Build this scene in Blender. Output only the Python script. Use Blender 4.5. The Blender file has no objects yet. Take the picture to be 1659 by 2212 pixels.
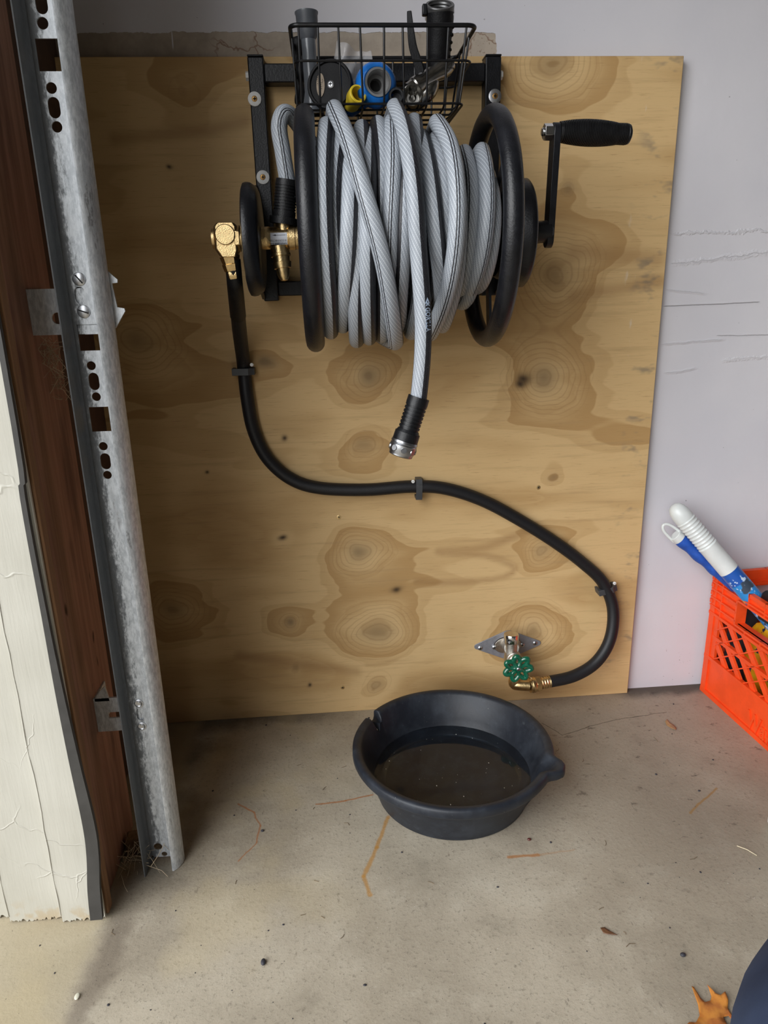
import bpy, bmesh, math, random
import numpy as np
from mathutils import Vector, Matrix
random.seed(7)
S = bpy.context.scene
COL = S.collection
pi = math.pi

# ------------------------------------------------------------------ camera
W, H, F = 1659.0, 2212.0, 1550.0
CAM = np.array([-0.6229, -1.335, 0.8603])
YAW, PITCH, ROLL = 0.0735, 0.3035, 0.0243
def basis():
    cy, sy = math.cos(YAW), math.sin(YAW)
    f = np.array([sy, cy, 0]); r = np.array([cy, -sy, 0]); d = np.array([0, 0, -1.])
    f2 = f*math.cos(PITCH)+d*math.sin(PITCH); d2 = d*math.cos(PITCH)-f*math.sin(PITCH)
    r3 = r*math.cos(ROLL)+d2*math.sin(ROLL); d3 = d2*math.cos(ROLL)-r*math.sin(ROLL)
    return r3, d3, f2
BR, BD, BF = basis()
cd = bpy.data.cameras.new('camera'); cam = bpy.data.objects.new('camera', cd); COL.objects.link(cam)
cd.sensor_fit = 'VERTICAL'; cd.sensor_height = 36.0; cd.sensor_width = 27.0
cd.lens = F/H*36.0; cd.clip_start = 0.02; cd.clip_end = 100
m = Matrix(((BR[0], -BD[0], -BF[0], CAM[0]), (BR[1], -BD[1], -BF[1], CAM[1]), (BR[2], -BD[2], -BF[2], CAM[2]), (0, 0, 0, 1)))
cam.matrix_world = m
S.camera = cam
# ------------------------------------------------------------------ light
w = bpy.data.worlds.new('world'); S.world = w; w.use_nodes = True
bg = w.node_tree.nodes['Background']
# an overcast sky, brightest in one quarter beyond the door opening
wt = w.node_tree; wn_ = wt.nodes.new('ShaderNodeTexCoord'); dt = wt.nodes.new('ShaderNodeVectorMath'); dt.operation = 'DOT_PRODUCT'
sd = Vector((-.66, -.62, .42)).normalized(); dt.inputs[1].default_value = sd; wt.links.new(wn_.outputs['Generated'], dt.inputs[0])
mx = wt.nodes.new('ShaderNodeMath'); mx.operation = 'MAXIMUM'; mx.inputs[1].default_value = 0; wt.links.new(dt.outputs['Value'], mx.inputs[0])
pw = wt.nodes.new('ShaderNodeMath'); pw.operation = 'POWER'; pw.inputs[1].default_value = 7.0; wt.links.new(mx.outputs[0], pw.inputs[0])
ma = wt.nodes.new('ShaderNodeMath'); ma.operation = 'MULTIPLY_ADD'; ma.inputs[1].default_value = 7.8; ma.inputs[2].default_value = 0.75; wt.links.new(pw.outputs[0], ma.inputs[0])
bg.inputs[0].default_value = (0.97, 0.985, 1.0, 1); wt.links.new(ma.outputs[0], bg.inputs[1])
pl = bpy.data.lights.new('door_opening_portal', 'AREA'); pl.shape = 'RECTANGLE'; pl.size = 2.14; pl.size_y = 5.0
pl.cycles.is_portal = True
po = bpy.data.objects.new('door_opening_portal', pl); COL.objects.link(po)
po.location = (-1.2, -2.98, 1.07); po.rotation_euler = (0, -pi/2, 0)
S.view_settings.view_transform = 'Standard'; S.view_settings.look = 'None'
S.view_settings.gamma = 1.0; S.view_settings.use_curve_mapping = False
S.view_settings.exposure = 0.0
S.cycles.use_denoising = True; S.cycles.use_adaptive_sampling = True; S.cycles.adaptive_threshold = 0.02
S.cycles.max_bounces = 10; S.cycles.diffuse_bounces = 5; S.cycles.caustics_reflective = False

def P(u, v, X=None, Y=None, Z=None):
    """the place where a sight line meets a plane of the room"""
    d = BR*((u-W/2)/F)+BD*((v-H/2)/F)+BF
    a, val = (0, X) if X is not None else (1, Y) if Y is not None else (2, Z)
    return CAM+(val-CAM[a])/d[a]*d
def proj(p):
    c = np.asarray(p)-CAM
    z = c@BF
    return W/2+F*(c@BR)/z, H/2+F*(c@BD)/z, z

# ------------------------------------------------------------------ node helpers
class Sk:
    """a float socket with arithmetic"""
    def __init__(s, g, sock): s.g = g; s.s = sock
    def __add__(s, o): return s.g.m('ADD', s, o)
    __radd__ = __add__
    def __sub__(s, o): return s.g.m('SUBTRACT', s, o)
    def __rsub__(s, o): return s.g.m('SUBTRACT', o, s)
    def __mul__(s, o): return s.g.m('MULTIPLY', s, o)
    __rmul__ = __mul__
    def __truediv__(s, o): return s.g.m('DIVIDE', s, o)
    def abs(s): return s.g.m('ABSOLUTE', s)
    def frac(s): return s.g.m('FRACT', s)
class G:
    def __init__(s, name):
        s.mat = bpy.data.materials.new(name); s.mat.use_nodes = True
        s.nt = s.mat.node_tree; s.b = s.nt.nodes['Principled BSDF']; s.out = s.nt.nodes['Material Output']
    def n(s, t): return s.nt.nodes.new(t)
    def put(s, inp, v):
        if isinstance(v, Sk): v = v.s
        if isinstance(v, bpy.types.NodeSocket): s.nt.links.new(v, inp)
        elif isinstance(v, (tuple, list)) and inp.type == 'RGBA': inp.default_value = (*v[:3], 1)
        else: inp.default_value = v
    def m(s, op, *a, clamp=False):
        n = s.n('ShaderNodeMath'); n.operation = op; n.use_clamp = clamp
        for i, x in enumerate(a): s.put(n.inputs[i], x)
        return Sk(s, n.outputs[0])
    def vm(s, op, *a):
        n = s.n('ShaderNodeVectorMath'); n.operation = op
        for i, x in enumerate(a): s.put(n.inputs[i], x)
        return n.outputs[1] if op in ('DOT_PRODUCT', 'LENGTH', 'DISTANCE') else n.outputs[0]
    def co(s, kind='Object'): return s.n('ShaderNodeTexCoord').outputs[kind]
    def xyz(s, v):
        n = s.n('ShaderNodeSeparateXYZ'); s.put(n.inputs[0], v)
        return [Sk(s, o) for o in n.outputs]
    def vec(s, x, y, z):
        n = s.n('ShaderNodeCombineXYZ')
        for i, q in enumerate((x, y, z)): s.put(n.inputs[i], q)
        return n.outputs[0]
    def noise(s, v, scale=5, detail=3, rough=.55, stretch=None, col=False, dist=0):
        if stretch: v = s.vm('MULTIPLY', v, stretch)
        n = s.n('ShaderNodeTexNoise'); s.put(n.inputs['Vector'], v); n.inputs['Scale'].default_value = scale
        n.inputs['Detail'].default_value = detail; n.inputs['Roughness'].default_value = rough
        n.inputs['Distortion'].default_value = dist
        return n.outputs[1] if col else Sk(s, n.outputs[0])
    def vor(s, v, scale, feat='F1', rnd=1.0):
        n = s.n('ShaderNodeTexVoronoi'); n.feature = feat; s.put(n.inputs['Vector'], v); n.inputs['Scale'].default_value = scale
        n.inputs['Randomness'].default_value = rnd
        return Sk(s, n.outputs['Distance'])
    def step(s, x, a, b):
        """smooth ramp of x from a to b (a > b falls)"""
        n = s.n('ShaderNodeMapRange'); n.interpolation_type = 'SMOOTHSTEP'
        s.put(n.inputs[0], x)
        if a <= b: n.inputs[1].default_value = a; n.inputs[2].default_value = b
        else:
            n.inputs[1].default_value = b; n.inputs[2].default_value = a
            n.inputs[3].default_value = 1; n.inputs[4].default_value = 0
        return Sk(s, n.outputs[0])
    def mix(s, f, a, b, mode='MIX'):
        n = s.n('ShaderNodeMix'); n.data_type = 'RGBA'; n.blend_type = mode
        s.put(n.inputs[0], f); s.put(n.inputs[6], a); s.put(n.inputs[7], b)
        return n.outputs[2]
    def bump(s, h, dist=.001, strength=1.0, prev=None):
        n = s.n('ShaderNodeBump'); n.inputs['Strength'].default_value = strength; n.inputs['Distance'].default_value = dist
        s.put(n.inputs['Height'], h)
        if prev: s.put(n.inputs['Normal'], prev)
        return n.outputs[0]
    def seg(s, p, a, b, r=0.0):
        """distance in the plane z=0 from p (x, y sockets) to the line piece a-b"""
        x, y = p; dx, dy = b[0]-a[0], b[1]-a[1]; L = dx*dx+dy*dy
        t = s.m('MULTIPLY_ADD', x-a[0], dx/L, (y-a[1])*(dy/L), clamp=True)
        ex = (x-a[0])-t*dx; ey = (y-a[1])-t*dy
        return s.m('SQRT', ex*ex+ey*ey)
    def done(s, color=None, rough=None, metal=0, normal=None, spec=None, **k):
        if color is not None: s.put(s.b.inputs['Base Color'], color)
        if rough is not None: s.put(s.b.inputs['Roughness'], rough)
        s.put(s.b.inputs['Metallic'], metal)
        if spec is not None: s.put(s.b.inputs['Specular IOR Level'], spec)
        if normal is not None: s.put(s.b.inputs['Normal'], normal)
        for a, b in k.items(): s.put(s.b.inputs[a.replace('_', ' ')], b)
        return s.mat

def pm(name, col, rough=.5, metal=0, var=.15, scale=40, bump=0.0, spec=None, **k):
    """a plain surface with slight procedural wear"""
    g = G(name); c = g.co()
    n = g.noise(c, scale, 4)
    a = tuple(x*(1-var) for x in col); b = tuple(min(1, x*(1+var)) for x in col)
    nor = g.bump(g.noise(c, scale*6, 2), bump) if bump else None
    return g.done(g.mix(g.step(n, .3, .7), a, b), g.m('MULTIPLY_ADD', n, .15, rough-.07), metal, nor, spec, **k)

# ------------------------------------------------------------------ mesh helpers
class MB:
    def __init__(s): s.v = []; s.f = []; s.uv = {}
    def add(s, vs, fs):
        o = len(s.v); s.v += [tuple(map(float, x)) for x in vs]; s.f += [tuple(i+o for i in f) for f in fs]
        return s
    def box(s, c, size, R=None):
        c = np.asarray(c, float); h = np.asarray(size, float)/2
        R = np.eye(3) if R is None else np.asarray(R)
        vs = [c+R@(h*np.array((a, b, d))) for a in (-1, 1) for b in (-1, 1) for d in (-1, 1)]
        return s.add(vs, [(0, 1, 3, 2), (4, 6, 7, 5), (0, 4, 5, 1), (2, 3, 7, 6), (0, 2, 6, 4), (1, 5, 7, 3)])
    def box2(s, a, b):
        a = np.asarray(a, float); b = np.asarray(b, float)
        return s.box((a+b)/2, np.abs(b-a))
    def lathe(s, prof, o, ax, seg=32, up=None, closed=False):
        """prof: (distance along axis, radius)"""
        o = np.asarray(o, float); ax = np.asarray(ax, float); ax = ax/np.linalg.norm(ax)
        t = np.array((0, 0, 1.)) if abs(ax[2]) < .9 else np.array((1., 0, 0))
        if up is not None: t = np.asarray(up, float)
        e1 = t-ax*(t@ax); e1 /= np.linalg.norm(e1); e2 = np.cross(ax, e1)
        vs = []; fs = []; n = len(prof)
        for d, r in prof:
            for i in range(seg):
                a = 2*pi*i/seg
                vs.append(o+ax*d+(e1*math.cos(a)+e2*math.sin(a))*max(r, 1e-5))
        for k in range(n if closed else n-1):
            k2 = (k+1) % n
            for i in range(seg):
                j = (i+1) % seg
                fs.append((k*seg+i, k*seg+j, k2*seg+j, k2*seg+i))
        return s.add(vs, fs)
    def cyl(s, a, b, r0, r1=None, seg=24, bev=0.0):
        a = np.asarray(a, float); b = np.asarray(b, float); L = np.linalg.norm(b-a); r1 = r0 if r1 is None else r1
        if bev: pr = [(0, 0), (0, r0-bev), (bev, r0), (L-bev, r1), (L, r1-bev), (L, 0)]
        else: pr = [(0, 0), (0, r0), (L, r1), (L, 0)]
        return s.lathe(pr, a, b-a, seg)
    def tube(s, pts, r, seg=12, closed=False, ref=None, u0=0.0, caps=True, v0=0.0):
        pts = np.asarray(pts, float); n = len(pts); o = len(s.v)
        rr = np.broadcast_to(np.asarray(r, float), (n,))
        if closed: T = np.roll(pts, -1, 0)-np.roll(pts, 1, 0)
        else: T = np.gradient(pts, axis=0)
        T /= np.linalg.norm(T, axis=1)[:, None]
        if ref is None:
            N = np.zeros_like(T); q = np.array((0, 0, 1.)) if abs(T[0][2]) < .9 else np.array((1., 0, 0))
            for i in range(n):
                q = q-T[i]*(q@T[i]); q /= np.linalg.norm(q); N[i] = q
        else:
            N = np.asarray(ref, float)[None]-T*(T@np.asarray(ref, float))[:, None]; N /= np.linalg.norm(N, axis=1)[:, None]
        B = np.cross(T, N)
        L = np.r_[0, np.cumsum(np.linalg.norm(np.diff(pts, axis=0), axis=1))]+v0
        for i in range(n):
            for k in range(seg):
                a = 2*pi*k/seg
                s.v.append(tuple(pts[i]+(N[i]*math.cos(a)+B[i]*math.sin(a))*rr[i]))
        for i in range(n if closed else n-1):
            j = (i+1) % n; L2 = L[j] if j else L[i]+np.linalg.norm(pts[0]-pts[-1])
            for k in range(seg):
                k2 = (k+1) % seg
                s.uv[len(s.f)] = [((k+1)/seg-u0, L[i]), (k/seg-u0, L[i]), (k/seg-u0, L2), ((k+1)/seg-u0, L2)]
                s.f.append((o+i*seg+k2, o+i*seg+k, o+j*seg+k, o+j*seg+k2))
        if caps and not closed:
            s.f.append(tuple(o+k for k in range(seg))); s.f.append(tuple(o+(n-1)*seg+k for k in reversed(range(seg))))
        return s
    def prism(s, poly, o, e1, e2, depth, holes=()):
        """a polygon in the plane of e1, e2 through o, thickened by depth along e1 x e2"""
        o = np.asarray(o, float); e1 = np.asarray(e1, float); e2 = np.asarray(e2, float); nn = np.cross(e1, e2)
        bm = bmesh.new(); es = []
        for pg in (poly, *holes):
            vv = [bm.verts.new(tuple(o+e1*a+e2*b)) for a, b in pg]
            es += [bm.edges.new((vv[i], vv[(i+1) % len(vv)])) for i in range(len(vv))]
        bmesh.ops.triangle_fill(bm, use_beauty=True, use_dissolve=False, edges=es, normal=Vector(nn))
        bm.verts.index_update()
        k = len(bm.verts); vs = [np.array(v.co) for v in bm.verts]
        fs = [tuple(v.index for v in f.verts) for f in bm.faces]
        out = [f for f in fs]+[tuple(i+k for i in reversed(f)) for f in fs]
        for e in bm.edges:
            if len(e.link_faces) == 1:
                a, b = e.verts[0].index, e.verts[1].index
                out.append((a, b, b+k, a+k))
        bm.free()
        return s.add(vs+[x+nn*depth for x in vs], out)
    def ball(s, c, r, seg=16, rings=10, sc=(1, 1, 1)):
        c = np.asarray(c, float); vs = []; fs = []
        for i in range(rings+1):
            t = pi*i/rings
            for k in range(seg):
                a = 2*pi*k/seg
                vs.append(c+r*np.array(sc)*np.array((math.sin(t)*math.cos(a), math.sin(t)*math.sin(a), math.cos(t))))
        for i in range(rings):
            for k in range(seg):
                k2 = (k+1) % seg
                fs.append((i*seg+k, i*seg+k2, (i+1)*seg+k2, (i+1)*seg+k))
        return s.add(vs, fs)
    def build(s, name, mat, parent=None, base=None, sharp=40, bevel=0.0, fix=True, weld=True):
        me = bpy.data.meshes.new(name)
        base = np.array(parent['_w'] if parent is not None else (base if base is not None else (0, 0, 0)), float)
        me.from_pydata([tuple(np.array(v)-base) for v in s.v], [], s.f)
        if s.uv:
            ul = me.uv_layers.new(name='UVMap')
            for pg in me.polygons:
                if pg.index in s.uv:
                    for q, li in enumerate(pg.loop_indices): ul.data[li].uv = s.uv[pg.index][q]
        if fix:
            bm = bmesh.new(); bm.from_mesh(me)
            if weld and not s.uv: bmesh.ops.remove_doubles(bm, verts=bm.verts, dist=1e-6)
            bmesh.ops.recalc_face_normals(bm, faces=bm.faces); bm.to_mesh(me); bm.free()
        me.shade_smooth(); me.set_sharp_from_angle(angle=math.radians(sharp))
        me.materials.append(mat)
        o = bpy.data.objects.new(name, me); COL.objects.link(o); o['_w'] = tuple(base)
        if parent is not None: o.parent = parent
        else: o.location = base
        if bevel:
            bv = o.modifiers.new('bevel', 'BEVEL'); bv.width = bevel; bv.segments = 2; bv.limit_method = 'ANGLE'; bv.angle_limit = .6
        return o

def tag(o, label, cat, group=None, kind=None):
    o['label'] = label; o['category'] = cat
    if group: o['group'] = group
    if kind: o['kind'] = kind
    return o
def thing(name, loc, label, cat, group=None):
    o = bpy.data.objects.new(name, None); COL.objects.link(o); o.empty_display_size = .02
    o.location = tuple(map(float, loc)); o['_w'] = tuple(map(float, loc))
    return tag(o, label, cat, group)
def struct(o): o['kind'] = 'structure'; return o
def smooth(pts, n=8, closed=False):
    """Catmull-Rom through pts"""
    p = np.asarray(pts, float); out = []
    N = len(p)
    for i in range(N if closed else N-1):
        if closed: a, b, c, d = p[(i-1) % N], p[i], p[(i+1) % N], p[(i+2) % N]
        else: a, b, c, d = p[max(i-1, 0)], p[i], p[i+1], p[min(i+2, N-1)]
        for k in range(n):
            t = k/n
            out.append(.5*((2*b)+(-a+c)*t+(2*a-5*b+4*c-d)*t*t+(-a+3*b-3*c+d)*t**3))
    if not closed: out.append(p[-1])
    return np.array(out)
def rotm(ax, a):
    return np.array(Matrix.Rotation(a, 3, Vector(ax)))
def frame(n, up=(0, 0, 1)):
    """right, up vectors on a surface whose outward normal is n"""
    n = np.asarray(n, float); n /= np.linalg.norm(n); up = np.asarray(up, float)
    u = up-n*(up@n); u /= np.linalg.norm(u); return np.cross(u, n), u, n
def text_mb(txt, o, e1, e2, size, depth=.0004, space=1.0, bold=0.0, wscale=1.0):
    """lettering: left end of the base line at o, running along e1, letter tops along e2"""
    cu = bpy.data.curves.new('t', 'FONT'); cu.body = txt; cu.size = size; cu.extrude = depth/2; cu.space_character = space; cu.offset = bold
    ob = bpy.data.objects.new('t', cu); COL.objects.link(ob)
    dg = bpy.context.evaluated_depsgraph_get(); dg.update()
    me = bpy.data.meshes.new_from_object(ob.evaluated_get(dg))
    e1 = np.asarray(e1, float); e2 = np.asarray(e2, float); e3 = np.cross(e1, e2)
    mb = MB(); mb.add([np.asarray(o)+e1*v.co.x*wscale+e2*v.co.y+e3*v.co.z for v in me.vertices], [tuple(p.vertices) for p in me.polygons])
    bpy.data.objects.remove(ob); bpy.data.curves.remove(cu); bpy.data.meshes.remove(me)
    return mb
def ring_screw(c, n, r, name, mat, parent, dark, cross=True, h=.003):
    """a domed screw head with a recess, its recess a sub-part"""
    e1, e2, n = frame(n, (0, 0, 1) if abs(n[2]) < .9 else (0, 1, 0))
    o = MB().lathe([(-.002, 0), (-.002, r), (h*.4, r), (h*.8, r*.75), (h, r*.4), (h, 0)], c, n, 20).build(name, mat, parent)
    q = MB()
    c2 = np.asarray(c)+n*(h+.0001)
    q.box(c2, (r*.9, .0006, r*.25), np.c_[e1, n, e2])
    if cross: q.box(c2, (r*.25, .0006, r*.9), np.c_[e1, n, e2])
    q.build('screw_recess', dark, o)
    return o

# ------------------------------------------------------------------ materials
M_black = pm('black powder coat', (.007, .0075, .010), .38, 0, .2, 60, .0003, .42)
M_blackgloss = pm('black moulded plastic', (.006, .0065, .008), .38, 0, .2, 60, .0002, .35)
M_rubber = pm('black rubber', (.006, .006, .007), .45, 0, .3, 80, .0003, .35)
M_basin = None
M_white = pm('white nylon washer', (.80, .80, .78), .4)
M_bronze = pm('bronze screw', (.45, .26, .09), .4, .8, .3, 300)
M_dark = pm('dark recess', (.01, .01, .01), .7)
M_brass = pm('brass', (.74, .54, .27), .30, 1, .12, 120, .0003)
M_chrome = pm('chrome', (.72, .72, .72), .16, 1, .08, 60)
M_nickel = pm('cast nickel', (.62, .58, .52), .3, 1, .12, 200, .0004)
M_steel = pm('zinc plated steel', (.55, .56, .58), .35, 1, .12, 200)
M_plate = pm('grey coated plate', (.33, .33, .36), .45, .5, .08, 150)
M_clampgrey = pm('dark grey plastic clip', (.05, .053, .058), .45)
M_greygauge = pm('grey plastic', (.085, .092, .105), .35, 0, .1, 60)
M_blue = pm('blue plastic', (.012, .17, .60), .32, 0, .1, 60)
M_yellow = pm('yellow plastic', (.75, .55, .04), .4, 0, .1, 60)

def hose_material():
    g = G('grey braided hose'); uv = g.co('UV'); u, v, _ = g.xyz(uv)
    def near(c, w): return g.step((((u-c+.5).frac())-.5).abs(), w, w-.006)
    band = near(0.0, .135)
    twin = g.m('MAXIMUM', near(.405, .013), near(.452, .013))
    l1 = (u*16+v*95).frac(); l2 = (u*32-v*210).frac()
    a = g.step(l1, .30, .22); b = g.step(l2, .30, .20)
    ln = g.m('MAXIMUM', a, b*.85)
    base = g.mix(g.noise(uv, 14, 2), (.24, .265, .305), (.29, .32, .36))
    c = g.mix(ln*.75, base, (.58, .62, .67))
    c = g.mix(g.m('MAXIMUM', band, twin), c, (.012, .012, .016))
    sp = g.noise(g.co(), 700, 1); dust = g.step(sp, .77, .80)*band
    c = g.mix(dust, c, (.4, .4, .38))
    return g.done(c, .42, 0, g.bump(ln, .0003), .45)
M_hose = hose_material()

def plywood_material(cx, cz):
    g = G('plywood'); co = g.co()
    X, Yc, Z = g.xyz(co)
    wob = g.noise(co, 9, 2, .5, None, True)
    p = g.vm('ADD', g.vec(X, 0, Z), g.vm('MULTIPLY', g.vm('SUBTRACT', wob, (.5, .5, .5)), (.07, 0, .022)))
    def at(u, v): q = P(u, v, Y=0); return (q[0], 0, q[2])
    # u, v, halo size px, core size px, lift, greyness
    K = [(1195, 140, 55, 24, 1.3, .2), (1200, 592, 62, 30, 1.4, .1), (1228, 407, 24, 12, .5, .3), (1178, 818, 62, 26, 1.4, .6),
         (793, 812, 44, 20, 1.1, .6), (785, 960, 40, 16, .8, .1), (573, 780, 20, 12, .5, .9), (1197, 1033, 20, 9, .5, .3),
         (1172, 1188, 40, 17, 1.0, .1), (775, 1190, 48, 20, 1.2, .6), (611, 1161, 14, 6, .4, .4), (817, 1366, 56, 24, 1.3, .4),
         (1150, 1362, 58, 22, 1.3, .2), (622, 1345, 30, 11, .8, .7), (380, 1318, 52, 18, 1.1, .2), (300, 735, 60, 24, 1.2, .2),
         (805, 1482, 28, 14, .7, .1), (630, 1445, 14, 8, .3, .0), (860, 250, 60, 22, 1.0, .2), (400, 200, 40, 1, .6, .0)]
    halo = None; core = None; grey = None; rings = None
    for u, v, h, c, lift, gy in K:
        s = .00091
        d = g.vm('MULTIPLY', g.vm('SUBTRACT', p, at(u, v)), (1/(h*s*1.15), 0, 1/(h*s)))
        d2 = Sk(g, g.vm('DOT_PRODUCT', d, d))
        e = g.m('POWER', 2.718, d2*-.55)
        halo = e*lift if halo is None else g.m('MULTIPLY_ADD', e, lift, halo)
        k = (h/c)**2
        ce = g.m('POWER', 2.718, d2*(-k*.9))
        core = ce*(.35+.5*gy) if core is None else g.m('MULTIPLY_ADD', ce, .35+.5*gy, core)
    rings = ((halo+g.noise(co, 30, 2)*.05)*8.0).frac()
    n1 = g.noise(p, 1.0, 2.5, .5, (1.5, 1, 6.0))
    n2 = g.noise(p, 1.0, 2, .5, (3.2, 1, 15.0))
    f = n1*2.5+n2*.8+halo*.85
    t = f.frac()
    saw = g.step(t, .0, .03)*g.step(t, .62, .06)     # hard edge, then slow fade: late wood of the peeled veneer
    t2 = (f*2.0+.37).frac()
    saw2 = g.step(t2, .0, .08)*g.step(t2, .75, .12)
    fine = g.noise(co, 1.0, 4, .65, (24, 1, 520))
    med = g.noise(co, 1.0, 3, .6, (5, 1, 90))
    light = (.66, .455, .220); tan = (.42, .245, .090); brown = (.29, .155, .058)
    c = g.mix(g.m('MULTIPLY', saw, .74), light, tan)
    c = g.mix(saw2*.30, c, tan)
    c = g.mix(g.step(halo, .30, .70)*g.step((rings-.5).abs(), .30, .48)*.26, c, brown)
    # the pointed late-wood figures between the knots
    pp = g.xyz(g.vm('ADD', co, g.vm('MULTIPLY', g.vm('SUBTRACT', wob, (.5, .5, .5)), (.02, 0, .012)))); pz = (pp[0], pp[2])
    fig = None
    for pts, wd in (([(950, 1192), (1050, 1184), (1150, 1140)], 17), ([(960, 1194), (1050, 1202), (1110, 1226), (1060, 1252), (900, 1258)], 15),
                    ([(520, 1412), (640, 1436), (770, 1450)], 22), ([(1240, 545), (1420, 560)], 30), ([(1240, 640), (1420, 610)], 24),
                    ([(250, 300), (420, 285), (530, 260)], 20)):
        pts = [tuple(q_) for q_ in (smooth(pts, 3) if len(pts) > 2 else pts)]
        for i in range(len(pts)-1):
            a_, b_ = at(*pts[i]), at(*pts[i+1])
            d_ = g.seg(pz, (a_[0], a_[2]), (b_[0], b_[2])); k_ = g.step(d_, wd*.00091, 0)
            fig = k_ if fig is None else g.m('MAXIMUM', fig, k_)
    c = g.mix(fig*.42, c, brown)
    c = g.mix(g.m('MINIMUM', core, .75), c, (.17, .115, .06))
    c = g.mix(g.step(fine, .56, .74)*.55, c, brown)
    c = g.mix(g.step(fine, .42, .25)*.20, c, (.70, .52, .30))
    c = g.mix(g.step(med, .52, .75)*.40, c, (.40, .26, .12))
    blot = g.noise(co, 2.2, 3, .6)
    c = g.mix(g.step(blot, .55, .75)*.30, c, (.36, .27, .15))
    # grey smudges down the right edge and on the faces of a few knots
    sm = g.noise(co, 1.0, 3, .6, (13, 1, 26))
    edge = g.step(X, -.085, -.03)
    c = g.mix(g.step(sm, .56, .68)*edge*.60, c, (.16, .145, .12))
    pale = g.noise(co, 1.0, 3, .6, (60, 1, 20)); c = g.mix(g.step(pale, .62, .72)*g.step((X+.062).abs(), .016, .006)*g.step(Z, .6, .75)*.5, c, (.68, .62, .50))
    # small dark checks and pin knots
    for u, v, r in ((619, 946, 6), (854, 1275, 9), (663, 1481, 5), (612, 1161, 5), (355, 360, 4), (1128, 817, 12), (1118, 828, 9), (440, 1020, 4)):
        q = at(u, v); d = g.vm('MULTIPLY', g.vm('SUBTRACT', p, q), (1/(r*.0009*1.3), 0, 1/(r*.0009)))
        d2 = Sk(g, g.vm('DOT_PRODUCT', d, d)); c = g.mix(g.m('POWER', 2.718, d2*-1.1)*.92, c, (.035, .02, .012))
    q = g.noise(co, 3.0, 3, .6); gl = g.step(q, .56, .7)*g.step(X, -.75, -.9)*g.step(Z, .75, .9)
    c = g.mix(gl*.3, c, (.18, .16, .10))
    # plies on the cut edges
    ply = g.m('GREATER_THAN', (Yc*165).frac(), .5); nx, ny, nz = g.xyz(g.n('ShaderNodeNewGeometry').outputs['Normal'])
    c = g.mix(g.step(ny.abs(), .6, .3)*ply*.6, c, (.24, .15, .07))
    bh = fine*.6+med*.4
    return g.done(c, g.m('MULTIPLY_ADD', fine, .15, .55), 0, g.bump(bh, .0007, .6), .3)

def wall_material():
    g = G('painted plaster wall'); co = g.co(); X, Y, Z = g.xyz(co)
    n = g.noise(co, 60, 4); big = g.noise(co, 3, 3)
    c = g.mix(g.step(big, .35, .65), (.63, .62, .665), (.68, .665, .70))
    edge = g.noise(co, 1, 4, .6, (40, 1, 40)); e2 = (edge-.5)*.012
    # the strip of bare plaster over the board, paint peeled off in a band
    zz = Z+e2
    bare = g.step(zz, 1.2585, 1.2592)
    bare = g.step(zz, 1.2592, 1.2585)*g.step(X+e2, -.3168, -.3176)
    pl = g.noise(co, 14, 5, .65)
    cb = g.mix(g.step(pl, .35, .68), (.34, .29, .235), (.47, .40, .33))
    cr = g.vor(g.vm('ADD', co, g.vm('MULTIPLY', g.noise(co, 25, 3, .6, None, True), (.05, .05, .05))), 16, 'DISTANCE_TO_EDGE')
    cb = g.mix(g.step(cr, .03, .0)*g.step(g.noise(co, 5, 2), .48, .6)*.8, cb, (.20, .11, .07))
    pk = g.noise(co, 190, 2); cb = g.mix(g.step(pk, .62, .68)*g.step(X, -.40, -.33)*.7, cb, (.22, .15, .10))
    drip = g.noise(co, 1.0, 2, .5, (55, 1, 5)); cb = g.mix(g.step(drip, .70, .72)*g.step(Z+drip*.05, 1.268, 1.275), cb, (.66, .65, .68))
    c = g.mix(bare, c, cb)
    # cracks in the paint right of the board: each one a wavering line
    h = None; lines = None
    wv = (g.noise(co, 22, 5, .65)-.5)
    q = lambda u, v: P(u, v, Y=.018)
    for (u0, v0), (u1, v1), wd, amp, st in (((1435, 662), (1640, 653), .0007, .003, .8), ((1440, 626), (1520, 634), .0005, .008, .3), ((1450, 570), (1659, 548), .0008, .03, .35),
                                    ((1550, 725), (1700, 724), .0006, .006, .6), ((1430, 745), (1560, 734), .0005, .012, .3), ((1435, 806), (1500, 797), .0005, .014, .3),
                                    ((1560, 777), (1690, 775), .0006, .03, .2), ((1450, 500), (1659, 505), .0005, .04, .2)):
        a, b = q(u0, v0), q(u1, v1); k = (b[2]-a[2])/(b[0]-a[0])
        d = (Z-a[2]-(X-a[0])*k+wv*amp).abs()
        mk = g.step(d, wd*1.6, wd*.5)*g.step(X, a[0]-.004, a[0]+.004)*g.step(X, b[0]+.004, b[0]-.004)
        rd = g.step(d, wd*9, 0)*g.step(X, a[0]-.004, a[0]+.01)*g.step(X, b[0]+.01, b[0]-.004)*(1.0 if st < .5 else .3)
        lines = mk*st if lines is None else g.m('MAXIMUM', lines, mk*st)
        h = rd if h is None else g.m('MAXIMUM', h, rd)
    c = g.mix(lines*.75, c, (.16, .15, .16))
    # dirt splashed low on the wall
    sp = g.noise(co, 260, 2, .5); low = g.step(Z, .25, .06)*g.step(X, .02, .10)
    c = g.mix(g.step(sp, .70, .74)*g.step(g.noise(co, 16, 2), .45, .6)*low*.85, c, (.10, .08, .07))
    sp2 = g.noise(co, 120, 2, .5); c = g.mix(g.step(sp2, .765, .78)*.7, c, (.25, .24, .26))
    hh = n*.35-bare*1.5+h*1.2-lines*1.5+g.noise(co, 18, 3)*.8+bare*pl*.8
    return g.done(c, .62, 0, g.bump(hh, .0012, .8), .25)

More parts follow.
